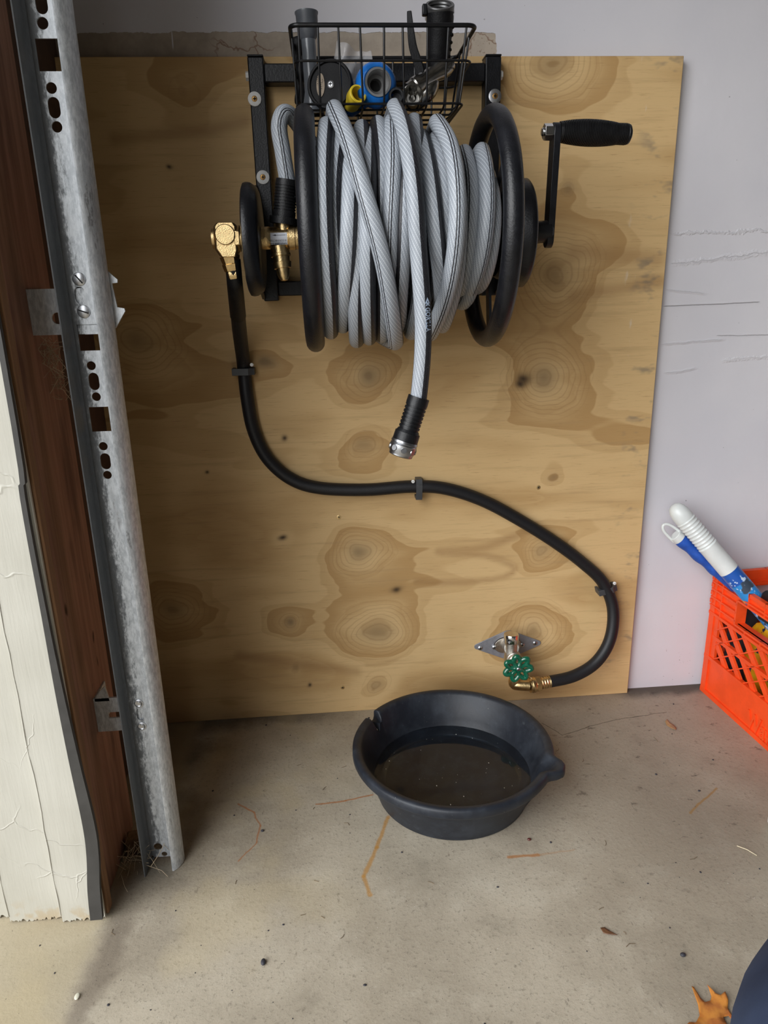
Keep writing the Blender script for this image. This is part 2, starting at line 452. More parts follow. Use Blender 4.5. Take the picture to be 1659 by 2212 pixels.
def floor_material():
    g = G('garage concrete'); co = g.co(); X, Y, Z = g.xyz(co)
    wv = g.noise(co, 30, 3, .6, None, True); w2 = g.vm('MULTIPLY', g.vm('SUBTRACT', wv, (.5, .5, .5)), (.008, .008, 0))
    px, py, _ = g.xyz(g.vm('ADD', co, w2)); p = (px, py)
    a = g.noise(co, 3.2, 5, .6); b = g.noise(co, 13, 5, .65); f = g.noise(co, 150, 4, .7)
    c = g.mix(g.step(a, .34, .66), (.37, .32, .245), (.52, .46, .36))
    c = g.mix(g.step(b, .50, .72)*.45, c, (.56, .51, .41))
    c = g.mix(g.step(b, .45, .28)*.40, c, (.27, .235, .18))
    c = g.mix(g.step(f, .54, .70)*.55, c, (.19, .165, .125))
    f2 = g.noise(co, 420, 2, .6); c = g.mix(g.step(f2, .60, .72)*.5, c, (.15, .13, .10))
    c = g.mix(g.step(f, .42, .26)*.30, c, (.62, .57, .48))
    # darker, dirtier right-hand area behind and beside the basin
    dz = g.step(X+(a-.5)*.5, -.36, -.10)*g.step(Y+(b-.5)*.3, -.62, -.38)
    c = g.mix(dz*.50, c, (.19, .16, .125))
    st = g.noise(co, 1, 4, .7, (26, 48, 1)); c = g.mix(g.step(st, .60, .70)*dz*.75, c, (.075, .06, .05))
    scr = g.noise(g.vm('ADD', co, (3, 7, 0)), 1, 4, .7, (80, 30, 1)); c = g.mix(g.step(scr, .64, .72)*.45, c, (.11, .09, .075))
    fl = lambda u, v: P(u, v, Z=0)
    # rust lines left by metal that stood here
    def mark(c, pts, wd, col, amt):
        for i in range(len(pts)-1):
            d = g.seg(p, fl(*pts[i]), fl(*pts[i+1]))
            c = g.mix(g.step(d+(b-.5)*wd*1.2, wd, wd*.2)*amt, c, col)
        return c
    c = mark(c, [(683, 1738), (745, 1730), (805, 1717)], .0030, (.40, .15, .045), .8)
    c = mark(c, [(838, 1765), (815, 1830), (785, 1893), (800, 1932)], .0050, (.46, .23, .05), .75)
    c = mark(c, [(515, 1737), (548, 1755), (562, 1785), (555, 1820), (515, 1860)], .0022, (.40, .16, .06), .75)
    c = mark(c, [(1098, 1852), (1162, 1846)], .0042, (.40, .16, .04), .75)
    c = mark(c, [(1162, 1846), (1240, 1836)], .0032, (.40, .22, .10), .4)
    c = mark(c, [(1490, 1756), (1548, 1704)], .003, (.30, .17, .05), .75)
    # crack from the basin to the crate and the dirt along the wall, mostly painted shade at left
    c = mark(c, [(1170, 1562), (1215, 1588), (1270, 1570), (1330, 1555), (1440, 1538)], .0011, (.05, .04, .03), .85)
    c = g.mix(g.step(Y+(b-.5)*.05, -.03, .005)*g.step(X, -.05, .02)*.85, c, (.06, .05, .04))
    c = g.mix(g.step(Y+(b-.5)*.10, -.05, -.005)*g.step(X, -.55, -.72)*.6, c, (.07, .06, .05))  # left stretch: corner shade painted into the concrete, plus a little dirt
    c = g.mix(g.step(X+(b-.5)*.12, -.84, -.97)*g.step(Y, -.47, -.36)*.8, c, (.05, .042, .036))  # shade beside the jamb and track painted into the floor, along with dirt
    # the door line: a dirty stripe, and the yellower apron outside it
    out = g.step(X+(b-.5)*.03-g.m('MULTIPLY', Y+.47, .12), -.955, -.99)
    c = g.mix(out*.6, c, (.47, .40, .265))
    dl = (X+.945+(b-.5)*.05-(Y+.47)*.14).abs()
    c = g.mix(g.step(dl, .032, .004)*g.step(Y, -.46, -.52)*.55, c, (.13, .10, .075))
    c = g.mix(g.step(g.noise(co, 5, 3), .5, .62)*g.step(X, -.55, -.75)*.35, c, (.52, .43, .26))
    sp = g.noise(co, 330, 1); c = g.mix(g.step(sp, .75, .78)*.8, c, (.06, .05, .045))
    sp = g.noise(g.vm('ADD', co, (5, 3, 1)), 300, 1); c = g.mix(g.step(sp, .78, .80)*.8, c, (.75, .73, .68))
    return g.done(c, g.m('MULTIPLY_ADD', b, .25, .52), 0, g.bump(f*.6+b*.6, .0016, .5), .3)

def galv_material():
    g = G('galvanised steel'); co = g.co(); X, Y, Z = g.xyz(co)
    sp = g.noise(co, 1, 4, .7, (260, 260, 90)); lo = g.noise(co, 1, 3, .6, (40, 40, 6))
    c = g.mix(g.step(sp, .35, .65), (.47, .50, .53), (.70, .73, .76))
    grime = g.step(X+(lo-.5)*.02+(sp-.5)*.030, -.006, -.0175)*g.step(X, -.0335, -.031)
    c = g.mix(grime*.85, c, (.055, .06, .065))
    c = g.mix(g.step(lo, .58, .68)*g.step(sp, .45, .6)*.75, c, (.12, .12, .125))
    return g.done(c, g.m('MULTIPLY_ADD', sp, .25, .38), g.m('MULTIPLY_ADD', grime, -.35, .38), g.bump(sp, .0003, .5))
M_galv = galv_material()

def wood_material(name, a, b, dark=(.05, .02, .012)):
    g = G(name); co = g.co(); X, Y, Z = g.xyz(co)
    gr = g.noise(co, 1, 5, .65, (90, 90, 4)); bl = g.noise(co, 1, 3, .6, (22, 22, 5)); kn = g.noise(co, 1, 2, .5, (40, 40, 14))
    c = g.mix(g.step(gr, .3, .7), a, b)
    c = g.mix(g.step(bl, .52, .72)*.65, c, tuple(x*.45 for x in a))
    c = g.mix(g.step(kn, .70, .76)*.9, c, dark)
    return g.done(c, .62, 0, g.bump(gr, .0008, .6), .25)
M_jamb = wood_material('stained jamb board', (.27, .138, .095), (.42, .23, .16))
M_stop = wood_material('stop moulding wood', (.20, .105, .05), (.29, .16, .08))
def whiteboard_material():
    g = G('white painted boards'); co = g.co()
    st = g.noise(co, 1, 4, .65, (130, 130, 9)); ch = g.vor(g.vm('ADD', co, g.vm('MULTIPLY', g.noise(co, 12, 3, .6, None, True), (.06, .06, .06))), 9, 'DISTANCE_TO_EDGE')
    c = g.mix(g.step(g.noise(co, 6, 3), .35, .7), (.50, .485, .42), (.56, .545, .48))
    Xs, Ys, Zs = g.xyz(co); c = g.mix(g.step(g.noise(co, 40, 4), .5, .62)*g.step(Zs, .05, .0)*.7, c, (.46, .36, .22))
    return g.done(c, .42, 0, g.bump(st*.7+g.step(ch, .012, 0)*g.step(g.noise(co, 4, 2), .5, .6)*.9, .0012, .55), .4)
M_whiteboard = whiteboard_material()
M_ceiling = pm('grey unpainted lining', (.30, .30, .30), .8)
M_ground = pm('driveway concrete', (.42, .38, .31), .8, 0, .15, 4)

# ------------------------------------------------------------------ room
FLOOR_OUT = -7.0
struct(MB().box2((-1.16, -6.5, -.1), (4.2, .3, 0)).build('floor', floor_material()))
struct(MB().box2((-9.0, -12, -.14), (-1.1605, 4, -.004)).build('ground', M_ground))
wall = struct(MB().box2((-1.16, .018, 0), (4.2, .2, 2.7)).build('wall_back', wall_material()))
struct(MB().box2((-1.16, -.30, 0), (-1.03, .018, 2.7)).box2((-1.16, -6.3, 2.13), (-1.03, -.30, 2.7)).box2((-1.16, -6.3, 0), (-1.03, -5.5, 2.13)).build('wall_left', pm('dark framing', (.10, .055, .035), .8)))
struct(MB().box2((4.05, -6.3, 0), (4.2, .018, 2.7)).build('wall_right', M_ceiling))
struct(MB().box2((-1.16, -6.5, 0), (4.2, -6.3, 2.7)).build('wall_front', M_ceiling))
struct(MB().box2((-1.16, -6.5, 2.7), (4.2, .2, 2.8)).build('ceiling', M_ceiling))
# door jamb: bare board that faces the garage, white boards that face the opening
struct(MB().box2((-1.03, -.468, 0.0), (-.985, -.300, 2.13)).build('trim_1', M_jamb, bevel=.002))
struct(MB().box2((-1.0, -.486, .004), (-.9735, -.4685, 2.13)).build('trim_2', M_stop, bevel=.0015))
def white_board(name, x0, x1, y, z0, th=.05):
    b = MB(); n = 40
    rnd = random.Random(name)
    front = [(x0+(x1-x0)*i/n, z0+(.006*rnd.random() if 0 < i < n else .002)) for i in range(n+1)]
    b.prism(front+[(x1, 2.13), (x0, 2.13)], (0, y, 0), (1, 0, 0), (0, 0, 1), -th)
    b.tube([(x0+rnd.uniform(-.0012, .0012), y-.0002, .012+2.1*i/70) for i in range(71)], [.0005+.0007*rnd.random() for i in range(71)], 8)
    return struct(b.build(name, M_whiteboard, bevel=.0015))
white_board('trim_3', -1.0375, -.9775, -.4915, .0, .0045)
white_board('trim_4', -1.113, -1.038, -.4845, .0)
white_board('trim_5', -1.22, -1.1135, -.4745, .0)
# rubber weather strip pinched between the white board and the stop, its loose foot bowed out
ws = []
for u, v, y, wd in ((0, 735, -.4985, .006), (50, 1075, -.4985, .006), (97, 1330, -.4985, .007), (128, 1490, -.4985, .010), (160, 1640, -.4985, .013), (192, 1780, -.4985, .016), (201, 1850, -.500, .0165), (203, 1920, -.503, .017), (209, 1985, -.507, .017)):
    q = P(u, v, Y=y); ws.append((q[0], y, q[2], wd))
a0 = ws[0]; a1 = ws[1]; k = (2.1-a0[2])
ws = [(a0[0]-.001, a0[1], 2.12, .006)]+ws
sw = smooth(ws, 6)
b = MB(); n = len(sw); vs = []
for x, y, z, wd in sw:
    z = max(z, .001)
    vs += [(x-wd/2, y-.002, z), (x+wd/2, y-.002, z), (x+wd/2, y+.005, z), (x-wd/2, y+.005, z)]
fs = [(4*i+k, 4*i+(k+1) % 4, 4*i+4+(k+1) % 4, 4*i+4+k) for i in range(n-1) for k in range(4)]+[(0, 1, 2, 3), (4*n-4, 4*n-1, 4*n-2, 4*n-3)]
b.add(vs, fs)
tag(b.build('weather_strip', pm('dark rubber strip', (.045, .043, .04), .6), base=(-.985, -.5, 0)), 'dark rubber weather strip along the edge of the white door jamb', 'weather strip')

# ------------------------------------------------------------------ plywood panel
plyw = MB().prism([(-1.03, .0), (0, .0), (0, 1.22), (-1.03, 1.22)], (0, 0, 0), (1, 0, 0), (0, 0, 1), -.0172).build('plywood_panel', plywood_material(0, 0), bevel=.001)
tag(plyw, 'knotty plywood sheet fixed to the painted wall behind the hose reel', 'board')
plyw['_w'] = (0, 0, 0)
for u, v in ((732, 1117), (740, 1485), (1163, 1053)):
    q = P(u, v, Y=0); o = ring_screw(q, (0, -1, 0), .0042, 'screw', M_brass, plyw, M_dark, True, .0006)
    o['label'] = 'small brass screw'
# ------------------------------------------------------------------ hose reel
AY, AZ = -.20, .933                       # the reel's axle runs along x
RL, RR = -.638, -.3735                     # planes of the two flange rings
reel = thing('hose_reel', (-.5225, 0, .842), 'black wall-mounted metal hose reel with two ring flanges and a crank', 'hose reel')
b = MB().box2((-.7255, -.030, .842), (-.7005, -.0005, 1.212)); b.build('frame_post', M_black, reel, bevel=.002)
b = MB().box2((-.3445, -.030, .842), (-.3185, -.0005, 1.212)); b.build('frame_post', M_black, reel, bevel=.002)
MB().box2((-.7004, -.029, 1.176), (-.3446, -.001, 1.203)).build('crossbar', M_black, reel, bevel=.002)
MB().box2((-.7004, -.029, .850), (-.3446, -.001, .874)).build('crossbar', M_black, reel, bevel=.002)
for x in (-.7255, -.3185):                 # plugs on the post tops
    MB().box2((x if x < -.5 else x-.026, -.0305, 1.2121), ((x+.025 if x < -.5 else x), 0, 1.215)).build('end_cap', M_blackgloss, reel, bevel=.001)
for x, s in ((-.7255, -1), (-.3185, 1)):   # side bolts
    MB().cyl((x, -.016, 1.188), (x+s*.005, -.016, 1.188), .007, seg=6).build('side_bolt', M_white, reel)
for u, v in ((550, 214), (568, 383), (1069, 208)):
    q = P(u, v, Y=-.0305)
    wsh = MB().lathe([(0, .0045), (0, .0108), (.0015, .0105), (.0022, .0085), (.0022, .0045)], q, (0, -1, 0), 28).build('washer', M_white if u < 1000 else M_steel, reel)
    ring_screw(q+np.array((0, -.0006, 0)), (0, -1, 0), .0058, 'mounting_screw', M_bronze, wsh, M_dark, True, .0018)
# side arms and the round bearing covers outside them
for x0, x1 in ((-.7285, -.7225), (-.3225, -.3165)):
    poly = [(-.004, .093), (-.03, .093), (-.12, .050), (-.20, .036), (-.228, .015), (-.228, -.015), (-.20, -.036), (-.12, -.06), (-.03, -.088), (-.004, -.088)]
    MB().prism(poly, (x0, 0, AZ), (0, 1, 0), (0, 0, 1), x1-x0).build('side_arm', M_black, reel, bevel=.001)
cov = [(-.004, .0), (-.004, .066), (.0, .072), (.012, .0775), (.021, .0785), (.027, .0775), (.030, .073), (.030, .060), (.027, .058), (.027, 0)]
MB().lathe([(d_*.68, r_) for d_, r_ in cov], (-.7115, AY, AZ-.003), (-1, 0, 0), 56).build('bearing_cover', M_black, reel, sharp=50)
MB().lathe([(-.016, 0), (-.016, .060), (-.010, .064), (.004, .065), (.008, .0655), (.010, .073), (.020, .0765), (.027, .0765), (.030, .073), (.030, .060), (.027, .058), (.027, 0)], (-.3470, AY, AZ-.001), (1, 0, 0), 56).build('bearing_cover', M_black, reel, sharp=50)
# drum, hub plates, ring flanges with their spokes
MB().lathe([(0, 0), (0, .058), (RR-RL, .058), (RR-RL, 0)], (RL, AY, AZ), (1, 0, 0), 48).build('drum', M_black, reel)
for xr in (RL, RR):
    a = np.linspace(0, 2*pi, 97)[:-1]
    ring = MB().tube(np.c_[np.full(96, xr), AY+.1545*np.cos(a), AZ+.003+.1545*np.sin(a)], .0140, 18, closed=True).build('flange_ring', M_black, reel)
    b = MB().lathe([(-.002, .015), (-.002, .062), (.002, .062), (.002, .015)], (xr, AY, AZ), (1, 0, 0), 40, closed=True)
    for t in (-100, 20, 140):
        c, s_ = math.cos(math.radians(t)), math.sin(math.radians(t))
        R = np.c_[(1, 0, 0), (0, c, s_), (0, -s_, c)]
        b.box((xr, AY+.103*c, AZ+.103*s_), (.004, .09, .020), R)
    b.build('spokes', M_black, ring)
MB().cyl((-.705, AY, AZ), (RL, AY, AZ), .011).build('axle', M_black, reel)
MB().cyl((RR, AY, AZ), (-.341, AY, AZ), .011).build('axle', M_steel, reel)
for k in range(3): MB().tube([(RR-.008-.0045*k, AY+.016*math.cos(t), AZ+.016*math.sin(t)) for t in np.linspace(0, 2*pi, 25)[:-1]], .0016, 8, closed=True).build('spring_washer', M_steel, reel)
# crank
ca, cb = P(1185, 498, Y=AY), P(1199, 285, Y=AY)
dz = (cb-ca)/np.linalg.norm(cb-ca); L = np.linalg.norm(cb-ca)
MB().cyl((-.3205, AY, AZ), (ca[0]+.004, AY, AZ+.002), .0165, .0155, 28, .002).build('crank_shaft', M_black, reel)
poly = [(.0125*math.cos(t), .0125*math.sin(t)-.012) for t in np.linspace(pi, 2*pi, 13)]+[(.0125*math.cos(t), L+.0125*math.sin(t)) for t in np.linspace(0, pi, 13)]
arm = MB().prism(poly, ca+np.array((-.004, 0, 0)), (0, 1, 0), dz, .0095).build('crank_arm', M_black, reel, bevel=.002)
hx = cb+np.array((.006, 0, 0)); he = P(1360, 287, Y=AY)-np.array((0, 0, .002)); Lh = np.linalg.norm(he-hx)
pr = [(0, 0), (0, .0136)]
N = 40
for i in range(N):
    t = i/N; env = .0138+.0040*math.sin(pi*min(1, t*1.15+.02))**.8+.0008*t
    d = .003+t*(Lh-.008)
    pr += [(d, env), (d+(Lh-.008)/N*.55, env), (d+(Lh-.008)/N*.62, env-.0012), (d+(Lh-.008)/N*.94, env-.0012)]
pr += [(Lh-.004, .0142), (Lh-.001, .0130), (Lh, .011), (Lh, 0)]
grip = MB().lathe(pr, hx, he-hx, 40).build('crank_handle', M_rubber, arm, sharp=30)
MB().cyl(he-(he-hx)/Lh*.001, he+(he-hx)/Lh*.0015, .0085).build('handle_end_disc', M_steel, arm)
b = MB().cyl(cb+np.array((-.0165, 0, 0)), cb+np.array((-.0045, 0, 0)), .0115, seg=6); b.cyl(cb+np.array((-.020, 0, 0)), cb+np.array((-.0166, 0, 0)), .0062, seg=18, bev=.0015)
b.build('handle_nut', M_chrome, arm, bevel=.0008)
# brass swivel inside the frame, its sticker and drain elbow
sx0, sx1 = P(567, 513, Y=AY)[0], P(640, 513, Y=AY)[0]
sw_ = MB().lathe([(-.004, 0), (-.004, .0155), (.004, .0158), (.010, .0158), (.011, .0150), (.038, .0150), (.039, .0172), (.0475, .0172), (.0485, .0160), (.0525, .0160), (.0525, 0)], (sx0, AY, AZ), (1, 0, 0), 40).build('swivel_body', M_brass, reel)
MB().cyl((P(613, 490, Y=AY)[0], AY, AZ+.010), (P(613, 490, Y=AY)[0], AY, AZ+.034), .0115).build('swivel_branch', M_brass, sw_)
q = np.array((sx0+.024, AY-.004, AZ-.012))
MB().lathe([(0, .0135), (.010, .0135), (.0105, .0145), (.014, .0145), (.0145, .0125), (.022, .0120), (.0225, .0140), (.031, .0125), (.0315, .0100), (.042, .0085), (.048, .005), (.049, 0)], q, (.10, -.10, -1), 30).build('drain_elbow', M_brass, sw_)
# sticker: arrow and two lines that read upside down
st_n = np.array((0, -.97, .24)); st_n /= np.linalg.norm(st_n)
st_c = np.array((sx0+.0235, AY, AZ))+st_n*.01505; st_u = np.cross(st_n, (1, 0, 0)); st_u = np.array((0, st_n[2], -st_n[1]))
a = np.linspace(-.72, .42, 15)
lab = MB(); vs = []
for t in a:
    nn = np.array((0, -math.cos(t), math.sin(t)))
    for xx in (sx0+.0125, sx0+.0365): vs.append(np.array((xx, AY, AZ))+nn*.01525)
lab.add(vs, [(2*i, 2*i+1, 2*i+3, 2*i+2) for i in range(14)])
lab_o = lab.build('sticker', pm('white sticker', (.62, .64, .70), .5), sw_)
M_ink = pm('black ink', (.015, .015, .02), .6)
def curl(mb, hshift):
    """lay flat lettering (x along the axle, y round it) on the swivel"""
    out = []
    for x, y, z in mb.v:
        t = hshift+y/.0154; out.append((x, AY-math.cos(t)*(.01535+z), AZ+math.sin(t)*(.01535+z)))
    mb.v = out; return mb
for txt, sz, y0 in (('ONLY ONE END', .0034, -.52), ('IS CONNECTED', .0034, -.22)):
    curl(text_mb(txt, (sx0+.0353, 0, 0), (-1, 0, 0), (0, -1, 0), sz, .0001, 1.0), y0).build('sticker_lettering', M_ink, lab_o)
ar = MB().add([(sx0+.016, -.0003, 0), (sx0+.0345, -.0003, 0), (sx0+.0345, .0003, 0), (sx0+.016, .0003, 0), (sx0+.0150, 0, 0), (sx0+.0205, -.0012, 0), (sx0+.0205, .0012, 0)], [(0, 1, 2, 3), (4, 5, 6)])
curl(ar, .18).build('sticker_arrow', M_ink, lab_o)

# ------------------------------------------------------------------ garden hose on the reel
HR = .0115
def px(lst): return [(640+x*.28933, 200+y*.28933) for x, y in lst]
def wrap(front, Rf, Rt=None, Rb=None, t0=180, t1=-180, xback=None, n=96):
    """one turn round the axle whose visible front runs through the given sight points"""
    fr = np.array(front); vt, vb = fr[0, 1], fr[-1, 1]
    if Rt is None: Rt = P(fr[0, 0], vt, Y=AY)[2]-AZ
    if Rb is None: Rb = AZ-P(fr[-1, 0], vb, Y=AY)[2]
    th = np.radians(np.linspace(t0, t1, n)); pts = []
    def radius(t):
        s_ = math.sin(t); R = Rf+(Rt-Rf)*s_*s_ if s_ > 0 else Rf+(Rb-Rf)*s_*s_
        return R
    def xat(t):
        R = radius(t); y, z = AY-R*math.cos(t), AZ+R*math.sin(t); X = -.5
        for _ in range(6):
            u, v, d = proj((X, y, z)); ut = np.interp(v, fr[:, 1], fr[:, 0]); X += (ut-u)*d/F
        return X
    xt, xb = xat(pi/2), xat(-pi/2)
    for t in th:
        R = radius(t); y, z = AY-R*math.cos(t), AZ+R*math.sin(t)
        if abs(t) <= pi/2: X = xat(t)
        else:
            k = (abs(t)-pi/2)/(pi/2)
            mid = .5*(xt+xb)
            X = (xt if t > 0 else xb)*(1-k)+mid*k if xback is None else (xt if t > 0 else xb)*(1-k)+xback*k
        pts.append((X, y, z))
    pts = np.array(pts)
    k = np.ones(7)/7
    if t1-t0 == -360:
        p2 = np.r_[pts[-8:-1], pts, pts[1:8]]; sm = np.convolve(p2[:, 0], k, 'same')[7:-7]
    else:
        p2 = np.pad(pts[:, 0], 6, 'edge'); sm = np.convolve(p2, k, 'same')[6:-6]
    pts[:, 0] = sm
    return pts
hose = MB()
def smoothed(l): return smooth(np.array(l), 6)
def turn(lst, Rf, u0, **k):
    w_ = wrap(smoothed(px(lst)), Rf, **k)
    hose.tube(w_[:-1], HR, 18, closed=True, ref=(1, 0, 0), u0=u0, v0=random.random())
turn([(225, 262), (205, 520), (208, 900), (225, 1250), (250, 1560), (258, 1785)], .146, .075)                    # A
turn([(345, 290), (305, 480), (285, 700), (285, 900), (310, 1250), (340, 1500), (345, 1700)], .130, .09)        # B
turn([(410, 420), (405, 620), (395, 900), (385, 1150), (365, 1450), (345, 1740)], .144, .04)                   # C
turn([(490, 280), (500, 600), (480, 900), (465, 1200), (445, 1500), (450, 1850)], .136, .09)                    # E
turn([(545, 330), (540, 600), (530, 950), (530, 1300), (535, 1550), (545, 1830)], .145, .08)                    # E2
turn([(610, 250), (640, 500), (640, 800), (640, 1100), (640, 1400), (640, 1810)], .132, .43)                    # F
turn([(715, 240), (725, 480), (712, 780), (695, 1100), (695, 1400), (700, 1650)], .146, -.16)                   # G
turn([(800, 330), (808, 650), (798, 950), (785, 1250), (770, 1500), (765, 1735)], .143, .42)                   # I
turn([(880, 230), (905, 600), (925, 900), (935, 1200), (930, 1500), (860, 1790)], .128, .03)                    # under H
turn([(935, 350), (985, 560), (1030, 900), (1052, 1150), (1085, 1420), (1075, 1600)], .146, .07)                # J
turn([(1050, 360), (1085, 560), (1110, 900), (1110, 1200), (1105, 1500), (1080, 1700)], .134, .06)              # J2
turn([(1175, 560), (1215, 800), (1215, 1100), (1190, 1400), (1140, 1600), (1090, 1740)], .135, -.05)            # under K
turn([(1255, 460), (1300, 650), (1300, 900), (1280, 1150), (1260, 1300), (1235, 1480)], .118, -.10)             # L
turn([(1385, 445), (1415, 600), (1425, 850), (1405, 1080), (1360, 1300), (1285, 1495)], .122, -.25)             # M
turn([(1425, 620), (1462, 780), (1470, 980), (1440, 1230), (1390, 1400), (1350, 1450)], .106, -.08)             # N
# outer, slanting turns
turn([(285, 142), (350, 260), (430, 480), (500, 720), (570, 960), (640, 1200), (690, 1480), (725, 1700), (745, 1865)], .162, -.06, xback=P(640+230*.289, 480, Y=AY)[0])   # D
turn([(1050, 245), (1130, 340), (1185, 560), (1205, 850), (1190, 1150), (1140, 1450), (1070, 1650), (1000, 1800)], .160, -.17)                       # K
for i in range(9):                          # the layers underneath
    x = RL+.03+i*(RR-RL-.06)/8
    a = np.linspace(0, 2*pi, 65)[:-1]
    hose.tube(np.c_[x+.008*np.sin(a), AY-.098*np.cos(a), AZ+.098*np.sin(a)], HR, 12, closed=True, ref=(1, 0, 0), u0=random.random())
# the free end: over the top, down the front and hanging
Rh = .166
w_ = wrap(smoothed(px([(735, 118), (800, 260), (858, 560), (890, 850), (905, 1100), (920, 1350)])), Rh, Rt=.166, Rb=Rh, t0=170, t1=0, n=60, xback=P(640+640*.289, 480, Y=AY)[0])
x1 = w_[0]
lead = []
hy = AY-Rh
hang = [P(u, v, Y=hy) for u, v in ((911, 640), (914, 700), (913, 760), (909, 815), (903, 868), (899, 885))]
path = np.r_[w_, smooth(np.array([w_[-1]]+hang), 6)[1:]]
hose.tube(path, HR, 20, ref=(1, 0, 0), u0=.085)
# the feed from the swivel: up out of the strain relief, over and behind the left flange to the drum
f0 = P(621, 395, Y=AY-.002)
feed = smooth([f0+np.array((0, 0, -.02)), f0, P(611, 330, Y=AY-.002), P(603, 275, Y=AY), P(613, 245, Y=AY+.004), P(634, 256, Y=AY+.02), P(665, 300, Y=AY+.04), P(700, 350, Y=AY+.06), np.array((-.585, AY+.09, AZ+.06))], 8)
hose.tube(feed, HR, 20, ref=(0, -1, 0), u0=.58)
ho = hose.build('garden_hose', M_hose, base=(-.5, AY, AZ-.17), sharp=60)
tag(ho, 'grey braided garden hose with black stripe wound on the reel, one end hanging', 'hose')
def ribbed(p0, d, segs):
    pr = [(0, 0)]
    for d0, d1, r0, r1, k in segs:
        if k:
            for i in range(k):
                a, e = d0+(d1-d0)*i/k, (d1-d0)/k; r = r0+(r1-r0)*(i+.5)/k
                pr += [(a, r), (a+e*.6, r), (a+e*.65, r-.0012), (a+e*.97, r-.0012)]
        else: pr += [(d0, r0), (d1, r1)]
    pr.append((pr[-1][0], 0))
    return MB().lathe(pr, p0, d, 36)
# hanging end: ribbed sleeve and chrome coupling
e0, e1 = P(905, 858, Y=hy), P(868, 974, Y=hy-.004); dd = e1-e0; Le = np.linalg.norm(dd); dd /= Le
ribbed(e0, dd, [(0, .010, .0148, .0150, 0), (.010, .046, .0148, .0145, 7), (.046, .050, .0145, .0165, 0), (.050, .066, .0175, .0178, 0)]).build('strain_relief', M_blackgloss, ho, sharp=30)
cp = MB().lathe([(.062, 0), (.062, .0182), (.065, .0190), (.0665, .0178), (.068, .0190), (.071, .0186), (.078, .0178), (.080, .0168), (.083, .0165), (.084, .0150), (.0845, .0130), (.078, .0120), (.070, .0118), (.070, 0)], e0, dd, 40)
g1 = np.cross(dd, (1., 0, 0)); g1 /= np.linalg.norm(g1); g2 = np.cross(dd, g1)
for i in range(8):
    a = 2*pi*i/8; nn = g1*math.cos(a)+g2*math.sin(a)
    cp.cyl(e0+dd*.0735+nn*.016, e0+dd*.0735+nn*.0192, .0048, .0038, 16)
cp.build('chrome_coupling', pm('satin chrome', (.42, .43, .45), .30, 1, .1, 80), ho, sharp=35)
# feed end: ribbed sleeve on the swivel branch
s0 = P(620, 388, Y=AY-.002); s1 = np.array((P(613, 490, Y=AY)[0], AY, AZ+.021)); d2 = s1-s0; L2 = np.linalg.norm(d2); d2 /= L2
ribbed(s0, d2, [(0, .006, .0155, .0165, 0), (.006, .042, .0165, .0160, 9), (.042, .052, .0165, .0165, 0), (.052, .060, .0170, .0205, 0), (.060, L2-.007, .0205, .0205, 0), (L2-.007, L2, .0185, .0185, 0)]).build('strain_relief', M_rubber, ho, sharp=30)
# the lettering on the black stripe, reading down the hose
M_print = pm('pale blue print', (.42, .52, .68), .5)
q0 = P(912, 664, Y=hy)
lt = text_mb('GORILLA', (0, 0, 0), (1, 0, 0), (0, 1, 0), .0105, .0002, 1.05, .0002)
lx = max(v[0] for v in lt.v); Lt = P(912, 716, Y=hy); Lpx = q0[2]-Lt[2]
cx_ = lambda z: np.interp(-z, -path[:, 2][40:], path[:, 0][40:])
def on_hose(mb, zstart, scale, phi0):
    out = []
    for x, y, z in mb.v:
        zz = zstart-x*scale; t = phi0-y/HR
        r = HR+.00025+z
        out.append((cx_(zz)+math.cos(t)*r, hy-math.sin(t)*r, zz))
    mb.v = out; return mb
on_hose(lt, q0[2], Lpx/lx, math.radians(78)).build('hose_lettering', M_print, ho)
lg = MB()
for poly in ([(0, .000), (.0075, .0037), (0, .0074), (0, .0056), (.0042, .0037), (0, .0018)], [(-.0030, .0006), (.0012, .0030), (.0012, .0044), (-.0030, .0068), (-.0030, .0050), (-.0006, .0037), (-.0030, .0024)]):
    lg.prism([(-a+.0075, b_) for a, b_ in poly], (0, 0, 0), (1, 0, 0), (0, 1, 0), .0002)
on_hose(lg, q0[2]+.0125, 1.0, math.radians(78)).build('hose_emblem', M_print, ho)

# ------------------------------------------------------------------ supply hose and its clips
ey = -.105
sp = [(503, 560, AY), (507, 610, AY+.01), (512, 660, AY+.055), (518, 720, AY+.125), (526, 784, -.0135), (534, 860, -.0135), (548, 930, -.0135), (578, 990, -.0135), (628, 1034, -.0135), (690, 1054, -.0135), (790, 1058, -.0135),
      (888, 1051, -.0135), (960, 1055, -.0135), (1040, 1080, -.0135), (1120, 1122, -.0135), (1200, 1172, -.0135), (1260, 1217, -.0135), (1302, 1258, -.0145), (1324, 1315, -.022), (1318, 1380, -.034), (1288, 1430, -.044), (1240, 1460, -.053), (1184, 1473, -.060)]
spp = smooth([P(u, v, Y=y) for u, v, y in sp], 8)
rad = np.full(len(spp), .0122); rad[:24] = np.interp(np.arange(24), [0, 10, 23], [.0105, .0108, .0122])
def hose_black():
    g = G('black rubber hose'); uv = g.co('UV'); u, v, _ = g.xyz(uv)
    l = g.m('MULTIPLY', g.step((u*20+v*260).frac(), .3, .5), g.step((u*20-v*260).frac(), .3, .5))
    return g.done((.011, .011, .013), .46, 0, g.bump(l, .0002, .5), .4)
sh = MB().tube(spp, rad, 20).build('supply_hose', hose_black(), base=spp[-1])
tag(sh, 'black rubber supply hose curving from the reel down to the faucet', 'hose')
MB().tube(spp[:20], np.linspace(.0112, .0128, 20), 20).build('heat_shrink_sleeve', M_rubber, sh)
